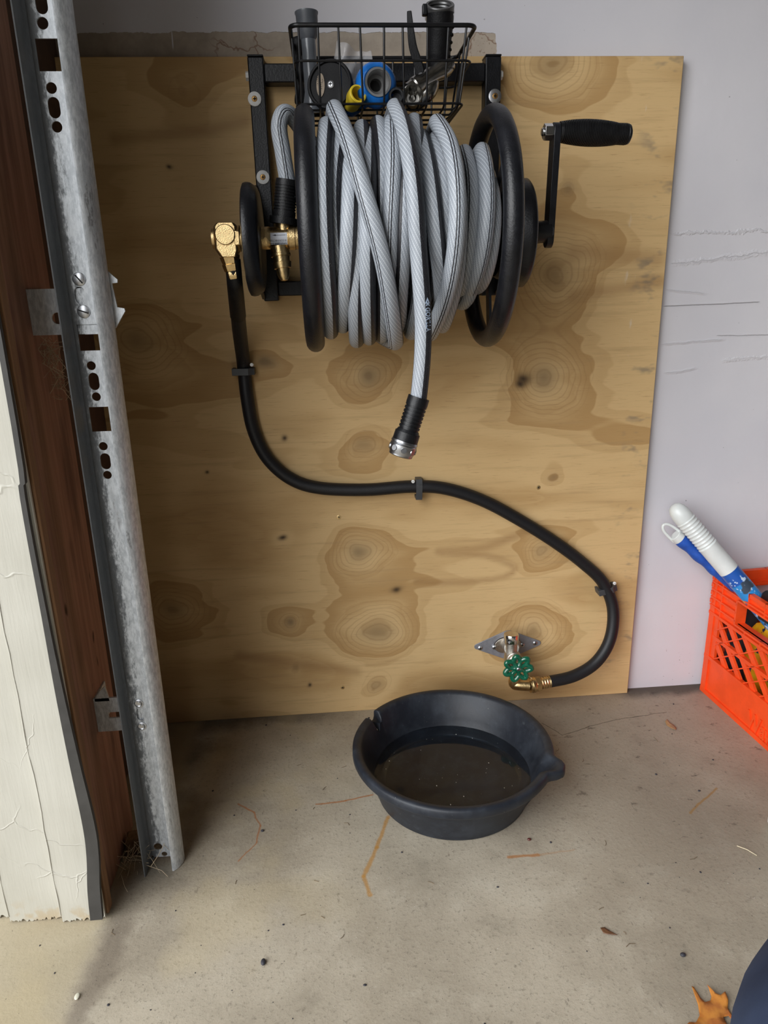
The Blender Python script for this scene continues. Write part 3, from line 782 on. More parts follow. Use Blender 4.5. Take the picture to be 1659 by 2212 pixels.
# brass end that screws to the faucet
t_ = spp[-1]-spp[-4]; t_ /= np.linalg.norm(t_); e_ = spp[-1]
pr = [(-.003, 0), (-.003, .0128)]
for k in range(3): pr += [(.001+k*.0055, .0118), (.004+k*.0055, .0128), (.0055+k*.0055, .0118)]
pr += [(.0185, .0105), (.0195, .0105), (.0195, .0)]
MB().lathe(pr, e_, t_, 30).build('brass_ferrule', M_brass, sh, sharp=25)
MB().cyl(e_+t_*.0185, e_+t_*.0285, .0165, seg=6).build('brass_hex_nut', M_brass, sh, bevel=.0008)
MB().lathe([(.0285, 0), (.0285, .0155), (.031, .0168), (.036, .0168), (.0375, .0155), (.041, .0150), (.041, 0)], e_, t_, 30).build('brass_collar', M_brass, sh, sharp=30)
# brass right-angle inlet at the top end
ie = P(491, 512, Y=AY)
el = MB()
el.cyl((-.7305, AY, AZ), (-.7405, AY, AZ), .0130, seg=30).build('inlet_nipple', M_brass, reel)
MB().cyl((-.7400, AY, AZ), (-.7475, AY, AZ), .0185, seg=6).build('inlet_hex_nut', M_brass, reel, bevel=.0008)
el = MB(); ec = np.array((ie[0], AY, AZ))
poly = [(-.0175, .0165), (-.0125, .0215), (.0125, .0215), (.0155, .0165), (.0155, -.0165), (.0125, -.026), (-.0105, -.026), (-.0175, -.0150)]
el.prism([(a, b_) for a, b_ in poly], ec+np.array((0, .0145, 0)), (1, 0, 0), (0, 0, 1), .029)
elo = el.build('inlet_elbow', M_brass, sh, bevel=.003)
MB().cyl(ec+np.array((-.001, -.0135, .005)), ec+np.array((-.001, -.0185, .005)), .0142, seg=36, bev=.001).build('elbow_boss', M_brass, elo)
MB().cyl(ec+np.array((-.0178, 0, .001)), ec+np.array((-.0215, 0, .001)), .0140, seg=36).build('elbow_plug', M_brass, elo)
MB().lathe([(0, .0150), (.010, .0125), (.011, .0138), (.020, .0120), (.0215, .0102), (.0225, .0108), (.030, .0102), (.032, .009)], ec+np.array((.001, 0, -.024)), spp[4]-ec, 6).build('elbow_tailpiece', M_brass, elo)
def clip(name, u, v, ang, lu, label):
    """plastic strap over the hose: a bridge with a flat foot on each side, its pin to the given side"""
    c = P(u, v, Y=0); d = np.array((math.cos(ang), 0, math.sin(ang))); e = np.array((-math.sin(ang), 0, math.cos(ang))); nrm = np.array((0, -1., 0))
    b = MB(); pts = [(-.0190, 0), (-.0190, .0250), (.0100, .0270), (.0150, .0225), (.0205, .0210), (.0205, 0), (.0142, 0), (.0142, .0150)]
    pts += [(.0138*math.cos(t), .0125+.0138*math.sin(t)*.98) for t in np.linspace(.25, pi-.25, 10)]+[(-.0142, .0150), (-.0142, 0)]
    b.prism([(lu*a, q) for a, q in pts][::1 if lu > 0 else -1], c-e*.006, d, nrm, .012)
    # prism thickens along d x nrm
    o = b.build(name, M_clampgrey, base=c, bevel=.0008)
    tag(o, label, 'clip', None)
    ring_screw(c+d*lu*.0168+nrm*.0222, nrm, .0032, 'pin', M_white, o, M_steel, False, .0008)
    return o
clip('hose_clip', 526, 786, 0.0, 1, 'dark plastic clip on the vertical run of the black supply hose below the reel')
clip('hose_clip', 889, 1052, pi/2-.03, 1, 'dark plastic clip on the level stretch of black supply hose mid board')
clip('hose_clip', 1302, 1256, .24, 1, 'dark plastic clip where the black supply hose bends down, close to the board edge')

# ------------------------------------------------------------------ faucet
pc = P(1096, 1392, Y=0)
pl_ = thing('faucet', (pc[0], 0, pc[2]), 'brass and nickel outdoor faucet with green handwheel on diamond plate', 'faucet')
dia = []
Lx, Lz, rc = .071, .033, .010
for sx, sz in ((1, 0), (0, 1), (-1, 0), (0, -1)):
    ax_ = math.atan2(sz, sx)
    half = math.atan2(Lx, Lz) if sx else math.atan2(Lz, Lx)
    half = (pi/2-math.atan2(Lz, Lx)) if sx else math.atan2(Lz, Lx)
    rr_ = .006 if sx else .022
    cx, cz = (sx*(Lx-rr_/math.sin(pi/2-half) if False else sx*0) , 0), 0
    ctr = (sx*(Lx-rr_), sz*(Lz-rr_))
    span = math.atan2(Lx, Lz)-.06 if sx else math.atan2(Lz, Lx)
    for t in np.linspace(-span, span, 7): dia.append((ctr[0]+rr_*math.cos(ax_+t), ctr[1]+rr_*math.sin(ax_+t)))
hole = [(.0295*math.cos(t), .0195*math.sin(t)) for t in np.linspace(0, 2*pi, 40)[:-1]]
plate = MB().prism(dia, (pc[0], -.0004, pc[2]), (1, 0, 0), (0, 0, 1), .0022, [hole[::-1]]).build('escutcheon_plate', M_plate, pl_, bevel=.0006)
for dx in (-.0585, -.029, .0305, .0585):
    ring_screw((pc[0]+dx, -.0026 if abs(dx) > .04 else -.0046, pc[2]-.0015+dx*.03), (0, -1, 0), .0048, 'plate_screw', M_steel, plate, M_dark, True, .0026)
fl_ = [(.0285*math.cos(t), .0185*math.sin(t)) for t in np.linspace(0, 2*pi, 36)[:-1]]
body = MB().prism(fl_, (pc[0], -.0004, pc[2]), (1, 0, 0), (0, 0, 1), .0042).build('faucet_flange', M_nickel, pl_, bevel=.001)
# pipe out of the wall, tee body, vacuum-breaker cap on top, bonnet toward the viewer
pt = P(1104, 1392, Y=-.045)
fb = MB()
fb.cyl((pc[0], 0, pc[2]+.001), (pt[0], -.05, pt[2]-.006), .0140, .0150)
fb.lathe([(-.040, .0125), (-.030, .0145), (-.015, .0130), (.0, .0128), (.008, .0135), (.008, 0)], (pt[0], -.045, pt[2]-.002), (0, .06, 1), 32)
hc = P(1119, 1443, Y=-.092)
bo = np.array((pt[0]+.004, -.048, pt[2]-.026)); bd = hc-bo; Lb = np.linalg.norm(bd); bd /= Lb
fb.lathe([(0, .0155), (.012, .0150), (.013, .0135), (.020, .0135), (.022, .0110), (.030, .0105), (.031, .0075), (.036, .0070), (Lb-.002, .0045), (Lb-.002, 0)], bo, bd, 28)
fbo = fb.build('faucet_body', M_nickel, pl_, sharp=35)
MB().lathe([(0, .0142), (.002, .0150), (.0165, .0150), (.0185, .0142), (.0185, 0)], (pt[0], -.045, pt[2]+.005), (0, .06, 1), 36).build('breaker_cap', M_chrome, pl_, sharp=30)
# handwheel
hw = MB(); e1_, e2_, nh = frame(bd)
nw = 7; a = np.linspace(0, 2*pi, 141)[:-1]
rim = []
for t in a:
    r = .0228+.0046*math.cos(nw*t+.4)
    rim.append(hc+e1_*r*math.cos(t)+e2_*r*math.sin(t)+nh*(.0008*math.cos(nw*t)))
hw.tube(rim, .0050, 12, closed=True, ref=nh)
hw.lathe([(-.004, 0), (-.004, .0085), (.002, .0090), (.0045, .0065), (.0045, 0)], hc, nh, 24)
for i in range(nw):
    t = (2*pi*i-.4)/nw+pi/nw
    d = e1_*math.cos(t)+e2_*math.sin(t)
    hw.tube([hc+d*.006+nh*.001, hc+d*.013-nh*.0006, hc+d*.0205], (.0052, .0044, .0048), 10)
hwo = hw.build('handwheel', pm('green enamel', (.004, .105, .055), .18, 0, .08, 60, 0, .6, Coat_Weight=.6), pl_, sharp=50)
ring_screw(hc+nh*.0045, nh, .0040, 'handwheel_screw', M_steel, hwo, M_dark, True, .002)
# brass outlet elbow toward the supply hose
oc = P(1111, 1476, Y=-.058); end = e_+t_*.041
eb = MB().tube(smooth([(oc[0]+.0015, -.056, pt[2]-.034), (oc[0]+.0005, -.058, oc[2]+.016), oc, (oc+end)/2+np.array((-.006, 0, -.0005)), end], 6), .0118, 20, caps=True)
eb.build('outlet_elbow', M_brass, pl_, sharp=50)

# ------------------------------------------------------------------ basin with water
bc = np.array((-.4335, -.262, 0)); RB, RT, HB = .135, .162, .094
def basin_material():
    g = G('weathered black rubber'); co = g.co(); n = g.noise(co, 22, 5, .65); s2 = g.noise(co, 90, 4, .7)
    c = g.mix(g.step(n, .4, .7), (.013, .016, .023), (.027, .033, .044))
    c = g.mix(g.step(s2, .62, .75)*.5, c, (.07, .08, .09))
    fb = g.noise(co, 420, 1); c = g.mix(g.step(fb, .795, .81)*.6, c, (.4, .4, .36))
    return g.done(c, g.m('MULTIPLY_ADD', n, .25, .36), 0, g.bump(s2, .0005, .5), .45)
M_basin = basin_material()
bas = MB(); seg = 180
prof = [(0, .0), (0, RB-.006), (.002, RB-.001), (.006, RB), (HB-.018, RT-.0012), (HB-.018, RT+.0115), (HB-.014, RT+.0138), (HB-.004, RT+.0135), (HB-.001, RT+.0115), (HB, RT+.007), (HB-.001, RT+.001), (HB-.005, RT-.003), (HB*.5, (RB+RT)/2-.0055), (.012, RB-.0065), (.0075, RB-.012), (.0065, RB-.02), (.0065, 0)]
spout = math.radians(-27)       # pouring lip, seen at the right; the broken place, seen at upper left
notch = math.radians(143)
vs = []; fs = []
for k, (z, r) in enumerate(prof):
    for i in range(seg):
        t = 2*pi*i/seg
        d = (t-spout+pi) % (2*pi)-pi
        lip = math.exp(-(d/.115)**4)
        rr2 = r+(.020*lip*min(1, max(0, (z-HB*.35)/(HB*.5)))**1.5 if r > RB-.001 else 0)
        zz = z
        dn = (t-notch+pi) % (2*pi)-pi
        if r > .1 and z > HB*.45:
            cut = HB-.021-.006*math.sin(dn*45)-(.003 if dn > 0 else 0) if abs(dn+.01) < .075 else 9
            if zz > cut: zz = cut+(.0006 if 10 <= k else 0); rr2 = min(rr2, RB+(RT-RB)*cut/HB+.001) if k < 10 else min(rr2, RB+(RT-RB)*cut/HB-.004)
        vs.append((bc[0]+rr2*math.cos(t), bc[1]+rr2*math.sin(t), zz))
for k in range(len(prof)-1):
    for i in range(seg):
        j = (i+1) % seg; fs.append((k*seg+i, k*seg+j, (k+1)*seg+j, (k+1)*seg+i))
bas.add(vs, fs)
bo_ = bas.build('basin', M_basin, base=bc, sharp=45)
tag(bo_, 'round black rubber basin with broken rim, holding water below the faucet', 'basin')
g = G('still water'); g.b.inputs['Transmission Weight'].default_value = 1; g.b.inputs['IOR'].default_value = 1.33
M_water = g.done((.62, .68, .74), .02, 0, g.bump(g.noise(g.co(), 7, 2), .0008, .25))
wz = .034; rw = RB-.0065+.0146*(wz-.012)/(HB*.5-.012)+.0012
o = MB().lathe([(0.0062, 0), (.0062, RB-.018), (.012, RB-.0055), (wz, rw), (wz, 0)], bc, (0, 0, 1), 96).build('water', M_water, base=bc+np.array((0, 0, .0068)))
tag(o, 'shallow still water standing in the black basin', 'water', None, 'stuff')
rnd = random.Random(3); b = MB()
for i in range(26):
    r, t = rw*.93*math.sqrt(rnd.random()), rnd.random()*2*pi
    b.ball(bc+np.array((r*math.cos(t), r*math.sin(t), wz+.0002)), .0004+.0007*rnd.random()**2, 6, 4, (1, 1.6, .5))
tag(b.build('floating_specks', pm('pale specks', (.6, .6, .55), .8), base=bc+np.array((0, 0, wz))), 'tiny pale specks floating on the water in the basin', 'debris', None, 'stuff')
# ------------------------------------------------------------------ garage door track
M_track = M_galv
tk = thing('door_track', (-.912, -.39, 0), 'galvanised steel garage door track standing against the stained jamb', 'door track')
TX0, TX1, TYB, TYF = -.939, -.9005, -.388, -.419
zt = 2.2
# back web as a plate with its punched slots and windows
def webz(v): return P(.5*(0)+260, v, Y=TYB)[2]
holes = []; zc = lambda u, v: P(u, v, Y=TYB)
def circ(cx, cz, r, n=18): return [(cx+r*math.cos(t), cz+r*math.sin(t)) for t in np.linspace(0, 2*pi, n+1)[:-1]]
def slot(cx, cz, r, h): return [(cx+r*math.cos(t), cz+h+r*math.sin(t)) for t in np.linspace(0, pi, 9)]+[(cx+r*math.cos(t), cz-h+r*math.sin(t)) for t in np.linspace(pi, 2*pi, 9)]
def rect(x0, x1, z0, z1): return [(x0, z0), (x1, z0), (x1, z1), (x0, z1)]
def hp(u, v, r): q = zc(u, v); holes.append(circ(q[0], q[2], r))
def hs(u, v0, v1, r): a = zc(u, v0); c = zc(u, v1); cz_ = (a[2]+c[2])/2; holes.append(slot((a[0]+c[0])/2, cz_, r, max(.001, (a[2]-c[2])/2-r)))
def hw_(v0, v1, x0=-.930, x1=-.9020): a = zc(100, v0); c = zc(110, v1); holes.append(rect(x0, x1, c[2], a[2]))
hs(88, -35, 31, .0065); hp(92, 50, .0062); hp(70, -60, .006)
hw_(83, 154); hp(111, 190, .0060); hs(117, 209, 256, .0066); hp(123, 274, .0060)
hs(173, 619, 657, .0062)
hw_(703, 760); hp(197, 790, .0056); hs(203, 805, 843, .0064); hp(208, 857, .0056)
hw_(883, 936); hp(223, 964, .0056); hs(228, 979, 1014, .0064); hp(232, 1026, .0056)
hs(303, 1530, 1556, .0050)
hp(341, 1829, .0066); hp(327, 1853, .0046); hp(355, 1845, .0046)
web = MB().prism(rect(TX0+.002, TX1-.001, .009, zt), (0, TYB, 0), (1, 0, 0), (0, 0, 1), -.0018, [h[::-1] for h in holes if max(z for _, z in h) < zt-.01])
chan = web
# left flange, and the right flange with its rolled lip
prof = [(TX0+.0035, TYB), (TX0+.001, TYB-.003), (TX0, TYB-.008), (TX0-.0005, TYF)]
b = web
def sheet(pf, z0, z1, th=.0016, cut=None):
    n = len(pf); pf = np.array(pf, float); T = np.gradient(pf, axis=0); N = np.c_[-T[:, 1], T[:, 0]]; N /= np.linalg.norm(N, axis=1)[:, None]
    o = pf+N*th; loop = [tuple(x) for x in pf]+[tuple(x) for x in o[::-1]]
    vs = [(x, y, z0) for x, y in loop]+[(x, y, z1) for x, y in loop]; k = len(loop)
    fs = [(i, (i+1) % k, (i+1) % k+k, i+k) for i in range(k)]
    for i in range(n-1): fs.append((i, i+1, k-2-i, k-1-i)); fs.append((k+i, k+k-1-i, k+k-2-i, k+i+1))
    b.add(vs, fs)
sheet(prof, .001, zt)
rl = [(TX1-.0005, TYB+.001), (TX1+.0005, TYB-.004)]+[(TX1+.0008+.0048*(1-math.cos(t)), TYB-.007-.0105*math.sin(t)*0-.013*t/pi) for t in np.linspace(0, 2.2, 8)]
rl = [(TX1-.002, TYB), (TX1-.0005, TYB-.002), (TX1+.0005, TYB-.010), (TX1+.0012, TYB-.021), (TX1+.0022, TYB-.0235), (TX1+.0045, TYB-.0230), (TX1+.0090, TYB-.0190), (TX1+.0130, TYB-.0130), (TX1+.0160, TYB-.0050), (TX1+.0165, TYB+.002), (TX1+.0145, TYB+.006)]
sheet(rl, .001, zt)
ch = web.build('track_channel', M_track, tk, sharp=35)
for u, v in ((171, 603), (181, 673)):
    q = zc(u, v); s_ = MB().lathe([(0, .0078), (.0008, .0080), (.0016, .0070), (.0018, 0)], q, (0, -1, 0), 26).build('track_bolt', M_steel, tk)
    MB().box(q+np.array((0, -.0019, 0)), (.0125, .0008, .0016), rotm((0, 1, 0), .9 if v < 650 else .35)).build('bolt_slot', M_dark, s_)
for u, v in ((300, 1519), (307, 1568)):
    q = zc(u, v); s_ = MB().lathe([(0, .0068), (.0012, .0066), (.0018, .005), (.0008, .0035), (.0008, .0028), (.0016, .0025), (.0016, 0)], q, (0, -1, 0), 26).build('rivet', M_steel, tk)
# angle brackets from the jamb board to the back of the track
def bracket(v0, v1, x1, hole):
    za, zb = P(100, v0, Y=TYB+.003)[2], P(100, v1, Y=TYB+.003)[2]
    y = TYB+.0025
    bb = MB().prism(rect(-.983, x1, zb, za), (0, y, 0), (1, 0, 0), (0, 0, 1), -.003, [[(hx_, hz_) for hx_, hz_ in hole][::-1]])
    bb.box2((-.9849, y, zb), (-.9822, y+.05, za))
    return bb
zm = P(124, 686, Y=TYB)[2]
bb = bracket(624, 724, -.905, circ(-.9525, zm-.001, .007))
# the far edge of the upper bracket shows past the track as a notched plate
tz = lambda v: P(240, v, Y=TYB+.004)[2]; tx = lambda u: P(u, 640, Y=TYB+.004)[0]
poly = [(-.930, tz(566)), (tx(219), tz(566)), (tx(257), tz(604)), (tx(256), tz(611)), (tx(244), tz(612)), (tx(249), tz(664)), (tx(264), tz(667)), (tx(265), tz(673)), (tx(240), tz(709)), (-.930, tz(709))]
bb.prism(poly[::-1], (0, TYB+.006, 0), (1, 0, 0), (0, 0, 1), -.003)
bb.box2((-.9215, TYB+.001, P(200, 722, Y=TYB)[2]), (-.889, TYB+.004, P(200, 702, Y=TYB)[2]))
bb.build('upper_bracket', M_galv, tk, sharp=30)
zl = P(240, 1547, Y=TYB)[2]
bl = bracket(1516, 1588, -.905, slot(-.958, zl, .0045, 0.0001) if False else [(x_, z_) for x_, z_ in [(-.967, zl-.005), (-.940, zl-.005), (-.940, zl+.005), (-.967, zl+.005)]])
bl.prism([(-.9845, zl+.024), (-.962, zl+.024), (-.966, zl+.048), (-.974, zl+.041), (-.981, zl+.032)], (0, TYB+.0025, 0), (1, 0, 0), (0, 0, 1), -.003)
bl.build('lower_bracket', M_galv, tk, sharp=30)
# cobweb and old nest straw caught by the track, and litter at its foot
rnd = random.Random(11); b = MB()
def straw(c, spread, L, n, r=.0003):
    for i in range(n):
        a = np.array(c)+np.array([rnd.gauss(0, s_) for s_ in spread]); d = np.array([rnd.gauss(0, 1) for _ in range(3)]); d /= np.linalg.norm(d)
        k = np.array([rnd.gauss(0, .4) for _ in range(3)]); l = L*(.4+rnd.random())
        b.tube([a, a+d*l*.5+k*l*.2, a+d*l], r*(.6+rnd.random()), 5)
straw((-.975, -.365, .790), (.004, .010, .012), .024, 46, .00032)
straw((-.972, -.355, .750), (.004, .008, .012), .024, 36, .00032)
straw((-.955, -.395, .02), (.012, .012, .008), .03, 50)
tag(b.build('nest_straw', pm('dry straw', (.52, .43, .30), .9), base=(-.975, -.36, .75)), 'dry straw and cobweb caught between the jamb and the door track', 'cobweb', None, 'stuff')
q = P(292, 1862, Z=0)
b = MB().box((q[0]+.004, q[1]+.030, .014), (.045, .028, .027), rotm((0, 0, 1), .15))
tag(b.build('wood_block', wood_material('raw wood scrap', (.17, .11, .06), (.25, .17, .10)), base=(q[0], q[1]+.03, .0), bevel=.004), 'small wood scrap on the floor left of the track foot', 'wood scrap')

# ------------------------------------------------------------------ wire basket
M_wire = pm('black coated wire', (.006, .006, .007), .34, 0, .1, 100, 0, .35)
zt_ = 1.2035; zb_ = 1.106
yF, yB = -.200, -.052
xl, xr_ = P(622, 72, Y=yF)[0]+.003, P(1033, 72, Y=yF)[0]-.003
bk = thing('wire_basket', (-.52, -.04, 1.10), 'black wire basket hung on the top bar of the hose reel', 'basket')
def loop(x0, x1, y0, y1, z, r, rc, name, seg=10):
    pts = []
    for cx, cy, a0 in ((x1-rc, y1-rc, 0), (x0+rc, y1-rc, pi/2), (x0+rc, y0+rc, pi), (x1-rc, y0+rc, 3*pi/2)):
        for t in np.linspace(0, pi/2, 6): pts.append((cx+rc*math.cos(a0+t), cy+rc*math.sin(a0+t), z))
    return MB().tube(pts, r, seg, closed=True, ref=(0, 0, 1)).build(name, M_wire, bk)
inset = .012
loop(xl, xr_, yF, yB, zt_, .0030, .012, 'rim_wire')
zm_ = P(830, 131, Y=yF+.004)[2]
loop(xl+.004, xr_-.005, yF+.004, yB, zm_, .0017, .012, 'rail_wire', 8)
xb0, xb1 = P(641, 224, Y=yF+inset)[0], P(1001, 226, Y=yF+inset)[0]
loop(xb0, xb1, yF+inset, yB+.004, zb_+.004, .0017, .012, 'rail_wire', 8)
front = [(645, 652), (687, 692), (731, 738), (778, 784), (830, 830), (870, 873), (924, 922), (969, 960), (1008, 990)]
for ut, ub in front:
    a = P(ut, 72, Y=yF); c = P(ub, 222, Y=yF+inset)
    pts = [(a[0], yF+.001, zt_-.001), (c[0], yF+inset-.001, zb_+.010), (c[0], yF+inset+.004, zb_+.002), (c[0], yF+inset+.012, zb_), (c[0], yB-.008, zb_), (c[0], yB, zb_+.004), (c[0]+(a[0]-c[0])*.2, yB+.0015, zb_+.014), (a[0], yB+.0015, zt_+.002)]
    MB().tube(pts, .0016, 8, ref=(1, 0, 0)).build('wire', M_wire, bk)
for y in (-.155, -.12, -.085):
    pts = [(xl+.001, y, zt_), (xb0, y, zb_+.010), (xb0+.010, y, zb_+.0032), (xb1-.010, y, zb_+.0032), (xb1, y, zb_+.010), (xr_-.001, y, zt_)]
    MB().tube(pts, .0016, 8, ref=(0, 1, 0)).build('wire', M_wire, bk)
ZB = zb_+.0035                              # things lie on this

# ------------------------------------------------------------------ what is in the basket
# grey plastic tube with a flared foot and a cup at its top
y0 = -.120
ta, tb = P(676, 222, Y=y0), P(662, 30, Y=y0)
ta[2] = ZB+.001; d = tb-ta; L = np.linalg.norm(d)
tt = thing('sprinkler_tube', ta, 'grey plastic tube with cup end standing upright in the basket', 'plastic tube')
MB().lathe([(0, 0), (0, .0165), (.006, .0160), (.030, .0108), (L-.022, .0105), (L-.022, 0)], ta, d, 32).build('tube', pm('clear grey plastic tube', (.11, .12, .135), .22, 0, .1, 50), tt, sharp=50)
MB().lathe([(L-.034, .0100), (L-.026, .0150), (L-.002, .0160), (L, .0170), (L+.002, .0170), (L+.002, .0140), (L-.010, .0135), (L-.010, 0)], ta, d, 36).build('cup', M_greygauge, tt, sharp=40)
# round black shower head, its face to the viewer
c = P(711, 181, Y=-.166); nf = np.array((-.30, -.95, .10)); nf /= np.linalg.norm(nf)
sh_ = thing('shower_nozzle', (c[0], c[1], ZB), 'round black spray head facing out from the basket with a screw', 'spray head')
c = c-nf*.012
pr = [(-.020, 0), (-.020, .020), (-.006, .0315), (.004, .0335), (.010, .0335), (.012, .0320), (.012, .0295), (.009, .0285), (.009, 0)]
MB().lathe(pr, c, nf, 48).build('spray_disc', pm('matt black rubber face', (.005, .005, .006), .6, 0, .3, 90, .0004, .25), sh_, sharp=35)
e1, e2, nf = frame(nf)
def pad():
    g = G('tan perforated pad'); x = g.vor(g.co(), 420, 'F1', .3)
    return g.done(g.mix(g.step(x, .25, .35), (.05, .04, .03), (.36, .29, .22)), .8)
ov = [(.0062*math.cos(t), .0155*math.sin(t)) for t in np.linspace(0, 2*pi, 33)[:-1]]
MB().prism(ov, c+nf*.0092-e1*.0135, e1, e2, .0012).build('perforated_pad', pad(), sh_)
ring_screw(c+nf*.0092+e1*.0015, nf, .0055, 'spray_screw', M_steel, sh_, M_dark, True, .0022)
# crumpled clear plastic bag
rnd = random.Random(5)
bg_ = MB(); nx_, nz_ = 14, 18
q00, q10, q01 = P(728, 225, Y=-.110), P(790, 225, Y=-.100), P(725, 84, Y=-.098); q11 = P(803, 112, Y=-.088)
noise_t = [[rnd.gauss(0, 1) for _ in range(nz_+1)] for _ in range(nx_+1)]
vs = []
for i in range(nx_+1):
    for j in range(nz_+1):
        s_, t = i/nx_, j/nz_
        p_ = (q00*(1-s_)+q10*s_)*(1-t)+(q01*(1-s_)+q11*s_)*t
        p_[2] = max(p_[2], ZB+.0005)
        p_ = p_+np.array((.003*math.sin(7*t+3*s_), .007*math.sin(9*s_+2.5*t)+.004*math.sin(16*s_-6*t)+.0012*noise_t[i][j], -.012*s_*(1-s_)*4*t*.4))
        vs.append(p_)
fs = [(i*(nz_+1)+j, (i+1)*(nz_+1)+j, (i+1)*(nz_+1)+j+1, i*(nz_+1)+j+1) for i in range(nx_) for j in range(nz_)]
bg_.add(vs, fs)
g = G('clear plastic film'); 
M_film = g.done((.80, .80, .82), .16, 0, None, .6, Alpha=.26)
bgo = bg_.build('plastic_bag', M_film, base=((q00+q10)/2)*np.array((1, 1, 0))+np.array((0, 0, ZB)), sharp=180, fix=False)
sd = bgo.modifiers.new('film', 'SOLIDIFY'); sd.thickness = .0004
tag(bgo, 'crumpled clear plastic bag in the basket behind the blue fitting', 'bag')
# blue fitting: bulbous body with a threaded grey socket, neck running back to the left
c = P(814, 181, Y=-.172); nf = np.array((.10, -1, -.02)); nf /= np.linalg.norm(nf)
bf = thing('hose_fitting', (c[0], c[1], ZB), 'bright blue plastic hose fitting with a round threaded opening', 'hose fitting')
MB().lathe([(-.045, 0), (-.045, .020), (-.030, .0255), (-.012, .0300), (-.002, .0290), (.006, .0250), (.009, .0205), (.008, .0185), (-.026, .0180), (-.026, 0)], c, nf, 44).build('fitting_body', M_blue, bf, sharp=50)
MB().cyl(c+np.array((-.010, .02, -.004)), c+np.array((-.042, .05, -.019)), .0170, .0160, 28, .003).build('fitting_neck', M_blue, bf)
M_thread = pm('grey threaded socket', (.22, .22, .22), .4, .2)
pr = [(.0092, .0188), (.0112, .0188), (.0112, .0160)]
for k in range(4): pr += [(.009-.004*k, .0160-.0004*k), (.007-.004*k, .0146-.0004*k)]
pr += [(-.008, .0135), (-.008, .0085), (-.0082, .0085), (-.03, .0080), (-.03, 0)]
MB().lathe(pr, c, nf, 40).build('threaded_socket', M_thread, bf, sharp=25)
MB().cyl(c+nf*-.0210, c+nf*-.0212, .0082).build('socket_bore', M_dark, bf)
# yellow cap lying beside it
c = P(769, 209, Y=-.176); nf = np.array((.35, -.90, .25)); nf /= np.linalg.norm(nf); c[2] = max(c[2], ZB+.0125)
o = MB().lathe([(-.022, 0), (-.022, .0115), (-.018, .0128), (.008, .0128), (.009, .012), (.009, .0100), (-.016, .0092), (-.018, 0)], c, nf, 32).build('end_cap', M_yellow, base=(c[0], c[1], ZB), sharp=35)
tag(o, 'small yellow plastic cap with open end beside the blue fitting', 'cap')
# small black connector with a brass collar
c = P(856, 210, Y=-.176); nf = np.array((-.10, -.98, .12)); nf /= np.linalg.norm(nf); c[2] = max(c[2], ZB+.0115)
cn = thing('quick_connector', (c[0], c[1], ZB), 'small dark hose connector with brass collar between blue fitting and spray gun', 'connector')
MB().lathe([(-.024, 0), (-.024, .0095), (.0, .0112), (.006, .0112), (.007, .010), (.007, .0075), (-.004, .007), (-.004, 0)], c, nf, 28).build('connector_body', M_blackgloss, cn, sharp=35)
MB().cyl(c+np.array((-.002, .012, .006)), c+np.array((-.004, .018, .020)), .0062, .0055).build('connector_collar', M_brass, cn)
# pistol spray gun standing on its nose: grip up, lever beside it
sg = thing('spray_gun', (P(930, 205, Y=-.14)[0], -.14, ZB), 'metal pistol spray gun with black ribbed grip and lever sticking up', 'spray gun')
M_grip = pm('black grip rubber', (.004, .004, .005), .55, 0, .2, 80, .0004, .25)
gp = smooth([P(u, v, Y=y) for u, v, y in ((950, 28, -.150), (950, 62, -.146), (948, 95, -.142), (946, 125, -.138), (942, 150, -.136))], 6)
rr3 = np.interp(np.linspace(0, 1, len(gp)), [0, .15, .4, .7, .9, 1], [.0205, .0198, .0180, .0180, .0150, .0125])
gr_ = MB().tube(gp, rr3, 24, caps=True)
for k in range(5):
    q = gp[6+k*3]; gr_.ball(q+np.array((.0155-.0005*k, -.006, 0)), .0062, 10, 8, (.8, 1, .45))
gr_.build('grip', M_grip, sg, sharp=50)
gd = gp[0]-gp[4]; gd /= np.linalg.norm(gd); tilt = gd+np.array((0, -.45, 0)); tilt /= np.linalg.norm(tilt); top = gp[0]+np.array((0, 0, .006))
pr = [(-.010, .0205), (.004, .0208), (.005, .0200), (.005, .0168)]
for k in range(4): pr += [(.003-.004*k, .0168-.0003*k), (.001-.004*k, .0155-.0003*k)]
pr += [(-.014, .0140), (-.014, .009), (-.03, .009), (-.03, 0)]
MB().lathe(pr, top, tilt, 40).build('threaded_inlet', pm('dark threaded inlet', (.10, .10, .10), .35, .6), sg, sharp=25)
MB().lathe([(-.013, .0206), (-.013, .0216), (-.004, .0218), (-.004, .0206)], top, tilt, 40, closed=True).build('inlet_band', M_chrome, sg, sharp=25)
MB().box(top+np.array((-.0225, -.004, -.004)), (.007, .010, .014)).build('inlet_latch', M_blackgloss, sg, bevel=.0015)
lv = smooth([P(u, v, Y=-.150) for u, v in ((884, 26), (887, 60), (892, 100), (901, 130), (907, 152), (908, 168))], 6)
b = MB(); vs = []; n = len(lv)
wd = np.interp(np.linspace(0, 1, n), [0, .15, .5, .8, 1], [.0038, .0052, .0080, .0086, .0080])
for i in range(n): x, y, z = lv[i]; a_ = wd[i]; vs += [(x-a_, y-.005, z), (x+a_*.6, y-.007, z), (x+a_, y+.005, z), (x-a_*.4, y+.009, z)]
b.add(vs, [(4*i+k, 4*i+(k+1) % 4, 4*i+4+(k+1) % 4, 4*i+4+k) for i in range(n-1) for k in range(4)]+[(3, 2, 1, 0), (4*n-4, 4*n-3, 4*n-2, 4*n-1)])
b.build('lever', M_grip, sg, bevel=.0012)
M_gun = pm('dark chromed metal', (.34, .33, .31), .22, 1, .15, 60)
ba, bm_ = P(955, 150, Y=-.136), P(905, 183, Y=-.150)
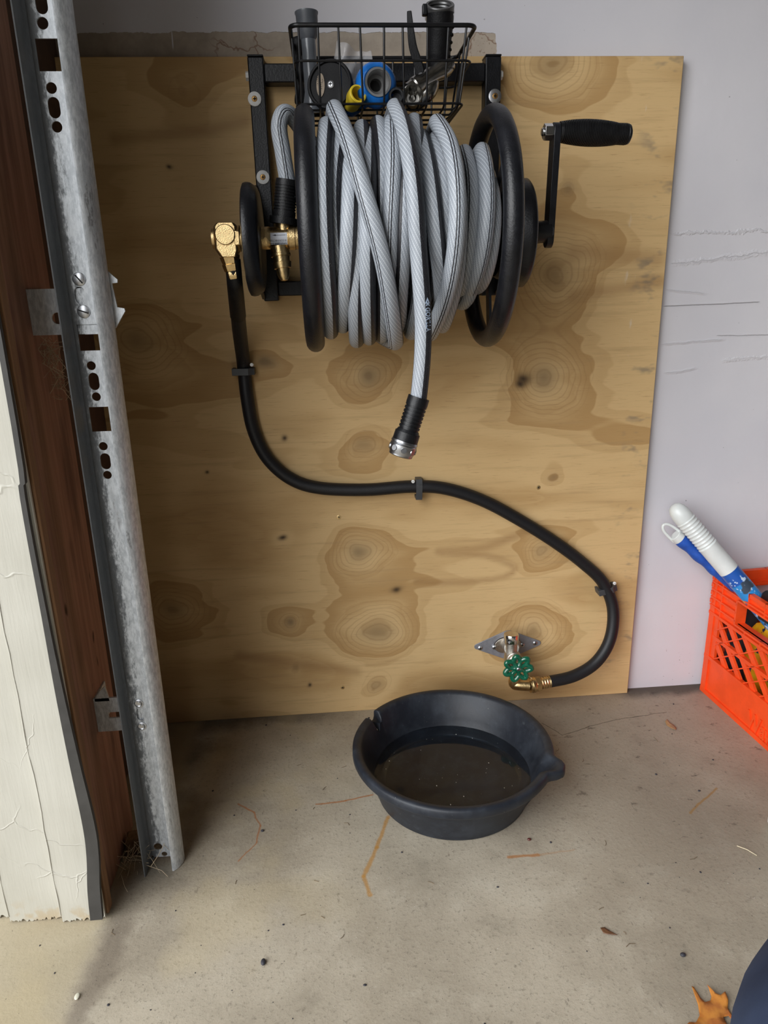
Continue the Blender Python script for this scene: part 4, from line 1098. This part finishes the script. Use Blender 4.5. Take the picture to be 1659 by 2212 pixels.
MB().lathe([(0, 0), (0, .0110), (.010, .0140), (.022, .0135), (.030, .0115), (.058, .0115), (.060, .0128), (.070, .0128), (.072, .0110), (.082, .0105), (.082, 0)], ba+np.array((.012, 0, .008)), bm_-ba, 30).build('gun_barrel', M_gun, sg, sharp=35)
c = P(891, 208, Y=-.172); nf = np.array((-.15, -.97, .10)); nf /= np.linalg.norm(nf); c[2] = max(c[2], ZB+.0150)
MB().lathe([(-.040, .010), (-.030, .0135), (-.004, .0148), (.002, .0150), (.0025, .0135), (-.004, .0120), (-.007, .0100), (-.012, .0085), (-.012, .0055), (-.016, .0040), (-.016, 0)], c, nf, 36).build('nozzle_cup', M_gun, sg, sharp=30)
MB().lathe([(-.016, .0042), (-.003, .0016), (-.001, 0)], c, nf, 16).build('nozzle_pin', M_chrome, sg)
MB().tube(smooth([P(930, 165, Y=-.138), P(925, 195, Y=-.145), c-nf*.035], 5), (.0135), 18).build('gun_neck', M_gun, sg)
MB().cyl(lv[-1]+np.array((0, -.010, .001)), lv[-1]+np.array((0, .012, .001)), .0042, seg=20, bev=.001).build('lever_pivot', M_steel, sg)
# black hose-end wand with a wavy grip, standing in the left end
wv_ = smooth([P(u, v, Y=-.105) for u, v in ((641, 82), (645, 105), (643, 125), (649, 150), (646, 175), (650, 200), (652, 224))], 6)
wv_[:, 2] = np.maximum(wv_[:, 2], ZB+.004)
rr4 = .0085+.0022*np.sin(np.linspace(0, 15, len(wv_)))
o = MB().tube(wv_, rr4, 18).build('wand_handle', M_grip, base=(wv_[-1][0], wv_[-1][1], ZB))
tag(o, 'black wavy handle in the left end of the basket beside the grey tube', 'handle')

# ------------------------------------------------------------------ orange crate and what sticks out of it
A = P(1511, 1489, Z=0); Bq = P(1655, 1620, Z=0); A[1] = -.004
e = Bq-A; e[2] = 0; e /= np.linalg.norm(e); nrm = np.array((e[1], -e[0], 0.)); nrm = np.array((-e[1]*-1, 0, 0)) if False else np.cross(e, (0, 0, 1.))
if nrm[0] > 0: nrm = -nrm                   # outward normal of the side that faces the viewer
inn = -nrm; CL = .325; CH = .278
M_crate = pm('orange crate plastic', (.82, .075, .012), .42, 0, .06, 30, .0004, .4)
cr_ = MB()
def side(o, e, n_in, L, mb):
    """one wall of the crate: o outer bottom corner, e along, n_in inwards"""
    z = np.array((0, 0, 1.)); Rm = np.c_[e, n_in, z]
    def bx(s0, s1, z0, z1, d0, d1): mb.box(o+e*(s0+s1)/2+z*(z0+z1)/2+n_in*(d0+d1)/2, (abs(s1-s0), abs(d1-d0), abs(z1-z0)), Rm)
    top, lat1, lat0 = CH, CH-.090, .088
    bx(.0, L, .0, .010, .000, .006)                       # foot bead
    bx(.006, L-.006, .010, lat0, .004, .008)              # lower panel
    bx(0, L, lat0-.004, lat0+.003, .000, .010)            # sill ledge
    bx(.0004, .016, .0042, top-.001, .0004, .0096); bx(L-.016, L-.0004, .0042, top-.001, .0004, .0096)
    bx(.016, .030, lat0, lat1, .003, .009); bx(L-.030, L-.016, lat0, lat1, .003, .009)
    bx(0, L, top-.008, top, .000, .010)                   # rim
    h0, h1 = .085, L-.085                                 # hand hole
    z0, z1 = lat1+.012, top-.030
    bx(.010, h0, lat1, top-.004, .005, .009); bx(h1, L-.010, lat1, top-.004, .005, .009)
    bx(h0, h1, z1, top-.004, .005, .009); bx(h0, h1, lat1, z0, .005, .009)
    for zz in (top-.020, top-.036, top-.054, top-.072): bx(0 if zz > top-.03 else .0, h0 if zz < z1 else L, zz-.0016, zz+.0016, -.0010, .010)
    for zz in (top-.036, top-.054, top-.072): bx(h1, L, zz-.0016, zz+.0016, -.0010, .010)
    bx(h0-.003, h0+.001, z0-.003, z1+.002, -.001, .022); bx(h1-.001, h1+.003, z0-.003, z1+.002, -.001, .022)
    bx(h0, h1, z0-.004, z0, -.001, .022); bx(h0, h1, z1, z1+.004, -.001, .022)
    bx(0, L, lat1-.002, lat1+.004, -.001, .012)
    for s_ in (.035, L-.035): bx(s_-.0012, s_+.0012, lat1, top, .000, .007)
    for s_ in (h0+.03, L/2, h1-.03): bx(s_-.0012, s_+.0012, z1, top, .000, .007); bx(s_-.0012, s_+.0012, lat1, z0, .000, .007)
    zc_ = (lat0+lat1)/2
    bx(.010, L-.010, zc_-.004, zc_+.004, .002, .011)
    # crossing diagonal bars, clipped to the lattice window
    s0_, s1_ = .022, L-.022
    for sl, d0, d1, th in ((-1.0, .004, .009, .0125), (.68, .002, .014, .0026)):
        span = (lat1-lat0)/abs(sl); stepw = .046 if sl < 0 else .050
        k = s0_-span
        while k < s1_+span:
            a_, b_ = k, k+span
            za, zb2 = (lat0, lat1) if sl > 0 else (lat1, lat0)
            t0_ = max(0, (s0_-a_)/span); t1_ = min(1, (s1_-a_)/span)
            if t1_ > t0_:
                p0 = np.array((a_+span*t0_, za+(zb2-za)*t0_)); p1 = np.array((a_+span*t1_, za+(zb2-za)*t1_))
                l = np.linalg.norm(p1-p0)
                if l > .006:
                    dv = (p1-p0)/l; ex = e*dv[0]+z*dv[1]; ez = np.cross(ex, n_in)
                    mid = (p0+p1)/2
                    mb.box(o+e*mid[0]+z*mid[1]+n_in*(d0+d1)/2, (l, d1-d0, th), np.c_[ex, n_in, ez])
            k += stepw
    for zz in (.004, .05, .1, .15): pass
    for zz in (top-.012, top-.028, top-.045, top-.063): bx(-.0025, .004, zz-.004, zz+.004, .0, .008)
side(A, e, inn, CL, cr_)
side(A+inn*CL, e, -inn, CL, cr_)
of = inn*.0005+np.array((0, 0, .0005))
side(A+of+e*.0005, inn, e, CL-.001, cr_)
side(A+of+e*(CL-.0005), inn, -e, CL-.001, cr_)
Rc = np.c_[e, inn, (0, 0, 1)]
cr_.box(A+e*CL/2+inn*CL/2+np.array((0, 0, .006)), (CL-.01, CL-.01, .005), Rc)
cro = cr_.build('crate', M_crate, base=A+e*CL/2+inn*CL/2, sharp=30, weld=False)
tag(cro, 'orange plastic milk crate standing on the floor against the wall', 'crate')
wq = P(1611, 1548, Z=.045)
sW = float((P(1612, 1530, Y=A[1])-A)@e)
# raised lettering on the lower panel of the near side
def on_side(u, v):
    d = BR*((u-W/2)/F)+BD*((v-H/2)/F)+BF
    t = ((A+inn*.004-CAM)@nrm)/(d@nrm); return CAM+d*t
l0 = on_side(1614, 1566)
text_mb('Wawa', (l0-nrm*.0002), e, (0, 0, 1), .052, .007, .95, .0006, .72).build('raised_lettering', M_crate, cro, bevel=.0004)
# white wand tube, leaning out over the crate's back corner
zc2 = CH
E1 = P(1592, 1252, Z=CH+.019); T1 = P(1466, 1106, Y=-.018-.022)
dv = E1-T1; Lw = np.linalg.norm(dv); dv /= Lw
tot = Lw+.20
wn = thing('wash_wand', E1+dv*.13, 'white plastic tube with ribbed grip and blue label leaning out of the crate', 'cleaning wand')
pr = [(-.018, 0), (-.0172, .006), (-.013, .0125), (-.006, .0165), (.004, .0185), (.016, .0190)]
for k in range(9): pr += [(.020+k*.0072, .0182), (.0225+k*.0072, .0196), (.0255+k*.0072, .0182)]
pr += [(.086, .0200), (.090, .0192), (Lw*.86, .0192), (Lw*.86, .0)]
M_wandw = pm('milky white plastic', (.72, .75, .74), .3, 0, .04, 40)
MB().lathe(pr, T1, dv, 36).build('ribbed_grip', M_wandw, wn, sharp=30)
def label_mat():
    g = G('blue printed label'); uv = g.co('UV'); u, v, _ = g.xyz(uv)
    c = g.mix(g.step(v, .030, .031), (.02, .10, .42), (.03, .25, .62))
    n = g.noise(g.co(), 90, 3, .6); c = g.mix(g.step(n, .58, .62)*g.step(v, .012, .02), c, (.55, .68, .85))
    n2 = g.noise(g.co(), 34, 2); c = g.mix(g.step(n2, .60, .63)*g.step(v, .045, .05), c, (.85, .62, .05))
    c = g.mix(g.step(n2, .40, .36)*g.step(v, .02, .03), c, (.05, .07, .10))
    return g.done(c, .3)
p0_, p1_ = T1+dv*Lw*.855, T1+dv*(Lw+.13)
MB().tube([p0_+(p1_-p0_)*t for t in np.linspace(0, 1, 8)], .0190, 30, ref=nrm).build('printed_label', label_mat(), wn)
# blue handle with a white hanging loop beside it
T2 = P(1442, 1142, Y=-.030); E2 = P(1560, 1243, Z=CH+.0135)
d3 = E2-T2; L3 = np.linalg.norm(d3); d3 /= L3
bh_ = thing('brush_handle', E2+d3*.09, 'blue wavy brush handle with white hanging loop leaning out of the crate', 'brush')
tt_ = np.linspace(0, 1, 40); pth = [T2+d3*(.030+t*(L3+.09-.030)) for t in tt_]
MB().tube(pth, .0122+.0011*np.sin(tt_*30)*(tt_ < .5), 22).build('grip', pm('blue grip rubber', (.015, .085, .42), .5, 0, .15, 80), bh_)
sidev = np.cross(d3, (0, 1., 0)); sidev /= np.linalg.norm(sidev)
lp = [T2+d3*a_+sidev*b_ for a_, b_ in ((.028, .0115), (.012, .0105), (-.004, .0075), (-.011, 0), (-.004, -.0075), (.012, -.0105), (.028, -.0115))]
lpb = MB().tube(smooth(lp, 5), .0030, 10, ref=(0, 1, 0)); lpb.cyl(T2+d3*.020, T2+d3*.034, .0128, .0130, 26, .001)
lpb.build('hanging_loop', M_wandw, bh_)
# black and red tool, yellow bag and blue mitt lying in the crate
c = on_side(1660, 1275); c = c+inn*.05; c[2] = CH-.004
tl = thing('black_tool', (c[0], c[1], CH-.045), 'black tool with red trim lying in the crate beside the labelled tube', 'tool')
MB().prism([(-.028, -.040), (.028, -.040), (.030, -.01), (.026, .014), (.016, .024), (-.016, .024), (-.026, .014), (-.030, -.01)], c+inn*-.014, e, (0, 0, 1), .03).build('tool_body', M_blackgloss, tl, bevel=.004)
b = MB().tube(smooth([c-inn*.016+e*a_+np.array((0, 0, b_)) for a_, b_ in ((-.020, .012), (-.024, -.006), (-.020, -.024), (-.008, -.024), (-.006, .010))], 4), .0018, 8)
b.build('red_trim', pm('red plastic', (.55, .015, .03), .4), tl)
def crumple(name, c, sx, sy, sz, seed, mat, label, cat, R=None):
    rnd = random.Random(seed); m = MB().ball((0, 0, 0), 1, 26, 16)
    ph = [rnd.random()*6 for _ in range(6)]
    out = []
    for x, y, z in m.v:
        k = 1+.10*math.sin(5*x+ph[0]+3*z)+.08*math.sin(7*y+ph[1])+.07*math.sin(9*z+ph[2]+4*x)
        k *= 1/max(abs(x)**4+abs(y)**4+abs(z)**4, .2)**.25*.8
        v_ = np.array((x*sx, y*sy, z*sz))*k
        if R is not None: v_ = R@v_
        out.append(np.asarray(c)+v_)
    m.v = [tuple(v_) for v_ in out]
    return tag(m.build(name, mat, base=(c[0], c[1], c[2]-sz)), label, cat)
def bag_mat():
    g = G('yellow printed bag'); co = g.co(); n = g.noise(co, 22, 3); n2 = g.noise(co, 55, 2)
    c = g.mix(g.step(n, .4, .6), (.90, .58, .02), (.85, .30, .01)); c = g.mix(g.step(n2, .60, .63), c, (.02, .03, .10))
    return g.done(c, .35)
cA = A+e*.115+inn*.085; cA[2] = .128
crumple('printed_bag', cA, .066, .045, .105, 2, bag_mat(), 'yellow and orange printed bag inside the crate, showing through its hand hole', 'bag', Rc)
cB = A+e*.235+inn*.07; cB[2] = .12
b = MB(); rnd = random.Random(9)
b.ball(cB, .05, 18, 12, (.9, .9, 1.6))
for i in range(260):
    z_ = rnd.uniform(-1, 1); t = rnd.random()*2*pi; r_ = math.sqrt(1-z_*z_); d_ = np.array((r_*math.cos(t), r_*math.sin(t), z_))
    p_ = cB+d_*np.array((.045, .045, .08)); b.tube([p_, p_+d_*.010, p_+d_*.020+np.array((rnd.gauss(0, .004), rnd.gauss(0, .004), -.006))], (.0042, .0044, .0025), 6)
tag(b.build('wash_mitt', pm('blue chenille', (.012, .05, .36), .8), base=(cB[0], cB[1], .02), sharp=80), 'blue chenille wash mitt inside the crate, behind the lattice', 'wash mitt')
cC = A+e*.030+inn*.06; cC[2] = .115
o = MB().box(cC, (.028, .05, .20), Rc).build('dark_box', pm('dark carton', (.05, .05, .06), .6), base=(cC[0], cC[1], .012), bevel=.003)
tag(o, 'dark narrow carton inside the crate at its back corner', 'box')

# ------------------------------------------------------------------ loose bits on the floor
def leaf(name, pts, z, curl, mat, label, thick=.0005, holes=()):
    q = np.array([P(u, v, Z=z)[:2] for u, v in pts]); c = q.mean(0)
    m = MB(); bm = bmesh.new(); es = []
    for pg in (q, *[np.array([P(u, v, Z=z)[:2] for u, v in h]) for h in holes]):
        vv = [bm.verts.new((x, y, 0)) for x, y in pg]; es += [bm.edges.new((vv[i], vv[(i+1) % len(vv)])) for i in range(len(vv))]
    bmesh.ops.triangle_fill(bm, use_beauty=True, edges=es)
    bmesh.ops.subdivide_edges(bm, edges=bm.edges, cuts=2, use_grid_fill=True); bmesh.ops.triangulate(bm, faces=bm.faces)
    for v in bm.verts:
        d = np.array(v.co[:2])-c; v.co.z = z+curl*(d[0]*d[0]+d[1]*d[1]*.5)+.0012*math.sin(d[0]*160)*math.cos(d[1]*90)
    bm.verts.index_update(); m.add([tuple(v.co) for v in bm.verts], [tuple(v.index for v in f.verts) for f in bm.faces]); bm.free()
    zmin = min(v[2] for v in m.v); m.v = [(x, y, zz-zmin+.001) for x, y, zz in m.v]
    o = m.build(name, mat, base=(c[0], c[1], .001), sharp=180); s_ = o.modifiers.new('thick', 'SOLIDIFY'); s_.thickness = thick
    return tag(o, label, 'leaf')
def leaf_mat(name, a, b_):
    g = G(name); co = g.co(); n = g.noise(co, 60, 4); v = g.noise(co, 1, 3, .6, (30, 160, 30))
    c = g.mix(g.step(n, .35, .7), a, b_); c = g.mix(g.step(v, .6, .72)*.5, c, tuple(x*.5 for x in b_))
    return g.done(c, .45, 0, g.bump(n, .001, .4))
leaf('oak_leaf', [(1494, 2131), (1499, 2133), (1514, 2155), (1523, 2163), (1535, 2160), (1537, 2152), (1530, 2133), (1527, 2128), (1533, 2133), (1545, 2146), (1556, 2152), (1566, 2146), (1573, 2162), (1572, 2178), (1583, 2195), (1590, 2208), (1592, 2222), (1600, 2240), (1590, 2250), (1575, 2245), (1560, 2270), (1530, 2290), (1526, 2330), (1521, 2290), (1500, 2265), (1470, 2262), (1462, 2240), (1476, 2226), (1488, 2210), (1503, 2208), (1512, 2190), (1508, 2168), (1500, 2148)],
     .004, 3.2, leaf_mat('orange oak leaf', (.62, .25, .045), (.42, .13, .03)), 'orange dry oak leaf lying on the floor at the bottom edge', holes=[[(1562, 2196), (1574, 2193), (1582, 2203), (1580, 2212), (1570, 2212)]])
leaf('dry_leaf', [(1437, 1557), (1441, 1553), (1447, 1560), (1456, 1566), (1461, 1572), (1460, 1576), (1451, 1572), (1440, 1564)], .003, 6, leaf_mat('tan leaf bit', (.40, .23, .10), (.30, .15, .07)), 'small tan leaf scrap on the concrete between basin and crate')
leaf('brown_leaf', [(1297, 2002), (1306, 2001), (1318, 2010), (1334, 2020), (1325, 2019), (1312, 2016), (1304, 2013)], .003, 6, leaf_mat('brown leaf bit', (.16, .07, .03), (.10, .045, .02)), 'small curled brown leaf scrap on the concrete right of centre, near the bottom')
M_stone = pm('dark grit', (.035, .035, .045), .6)
def pebble(u, v, r, mat, label, sc=(1.3, 1, .8)):
    q = P(u, v, Z=0); tag(MB().ball(q+np.array((0, 0, r*.75)), r, 12, 8, sc).build('pebble', mat, base=q), label, 'pebble')
pebble(569, 2081, .0034, M_stone, 'dark shiny pebble on the bright concrete below the basin, left of centre', (1.0, 1.5, .8))
pebble(1475, 2065, .0030, M_stone, 'dark bluish pebble on the concrete above the orange oak leaf')
pebble(567, 1796, .0022, M_stone, 'small dark pebble beside the curved rust mark')
pebble(1143, 1815, .0025, pm('reddish seed', (.10, .025, .02), .4), 'small reddish seed on the concrete just right of the basin foot')
pebble(167, 2155, .0032, pm('pale chip', (.70, .68, .55), .7), 'pale paint chip on the apron at lower left', (1, 1.6, .35))
rnd = random.Random(21); b = MB()
for i in range(230):
    x, y = rnd.uniform(-1.2, .35), rnd.uniform(-.95, -.02)
    if (x-bc[0])**2+(y-bc[1])**2 < .03 or (x > .14 and y > -.4): continue
    if x < -.88 and y > -.52: continue
    r = .0004+.0012*rnd.random()**3
    b.ball((x, y, r*.5), r, 6, 4, (1+rnd.random(), 1+rnd.random(), .7))
tag(b.build('grit', M_stone, base=(-.5, -.5, 0)), 'fine dark grit scattered over the concrete floor', 'grit', None, 'stuff')
b = MB()
for i in range(60):
    x, y = rnd.uniform(-1.2, .35), rnd.uniform(-.95, -.05)
    if (x-bc[0])**2+(y-bc[1])**2 < .03 or (x > .14 and y > -.4) or (x < -.88 and y > -.52): continue
    t = rnd.random()*pi; l = .004+.012*rnd.random(); d_ = np.array((math.cos(t), math.sin(t), 0)); k_ = np.array((-d_[1], d_[0], 0))*l*rnd.uniform(-.3, .3)
    b.tube([(x, y, .0006), np.array((x, y, .0008))+d_*l*.5+k_, np.array((x, y, .0006))+d_*l], .00035, 5)
tag(b.build('dry_stalks', pm('dry stalks', (.16, .11, .06), .9), base=(-.5, -.5, 0)), 'thin dry stalks and hairs scattered over the floor', 'debris', None, 'stuff')
q0, q1 = P(1592, 1827, Z=.001), P(1635, 1848, Z=.001)
tag(MB().tube([q0, (q0+q1)/2+np.array((0, 0, .002)), q1], .0007, 6).build('straw', pm('pale straw', (.6, .52, .36), .8), base=q0), 'single pale straw on the floor near the right edge', 'straw')

# ------------------------------------------------------------------ the photographer's bent leg
kn = P(1806, 2390, Z=.42)
hip = kn+np.array((-.01, -.40, .02)); ank = P(1862, 1840, Z=.075)
pth = smooth([hip, hip*.5+kn*.5+np.array((0, 0, .02)), kn+np.array((0, -.06, .012)), kn+(ank-kn)*.08, kn*.55+ank*.45+np.array((0, -.012, 0)), kn*.12+ank*.88, ank+np.array((0, .005, -.04))], 8)
rp = np.interp(np.linspace(0, 1, len(pth)), [0, .17, .33, .5, .67, .83, 1], [.088, .078, .066, .062, .058, .050, .052])
def denim():
    g = G('dark blue denim'); co = g.co(); n = g.noise(co, 900, 2); f = g.noise(co, 14, 3)
    c = g.mix(g.step(f, .35, .7), (.018, .028, .062), (.034, .050, .10)); c = g.mix(n*.35, c, (.08, .10, .16))
    return g.done(c, .85, 0, g.bump(f, .006, .5), .2)
pe = MB().tube(pth, rp, 28).build('person', denim(), base=(ank[0], ank[1], 0), sharp=80)
tag(pe, 'crouching person in dark blue jeans, only a knee showing at the lower right', 'person')
sx_ = [(-.045, -.10), (.045, -.10), (.050, -.02), (.052, .08), (.040, .15), (.0, .175), (-.040, .15), (-.050, .08), (-.048, -.02)]
so = MB().prism(sx_, (ank[0], ank[1]-.0, .001), (1, 0, 0), (0, 1, 0), .022)
so.build('shoe_sole', pm('white rubber sole', (.6, .6, .58), .6), pe, bevel=.004)
up_ = MB(); vs = []; ring_n = 20; sec = [(-.095, .040, .06), (-.06, .044, .085), (-.01, .045, .085), (.05, .046, .060), (.11, .042, .042), (.155, .026, .022), (.168, .008, .010)]
for y_, w2_, h_ in sec:
    for k in range(ring_n):
        t = 2*pi*k/ring_n; vs.append((ank[0]+w2_*math.cos(t), ank[1]+y_, .022+max(0, h_*(.5+.5*math.sin(t)))))
up_.add(vs, [(i*ring_n+k, i*ring_n+(k+1) % ring_n, (i+1)*ring_n+(k+1) % ring_n, (i+1)*ring_n+k) for i in range(len(sec)-1) for k in range(ring_n)]+[tuple(range(ring_n)), tuple(range((len(sec)-1)*ring_n, len(sec)*ring_n))])
up_.build('shoe', pm('dark shoe', (.03, .03, .035), .7), pe, sharp=60)

for o in bpy.data.objects:
    if '_w' in o: del o['_w']
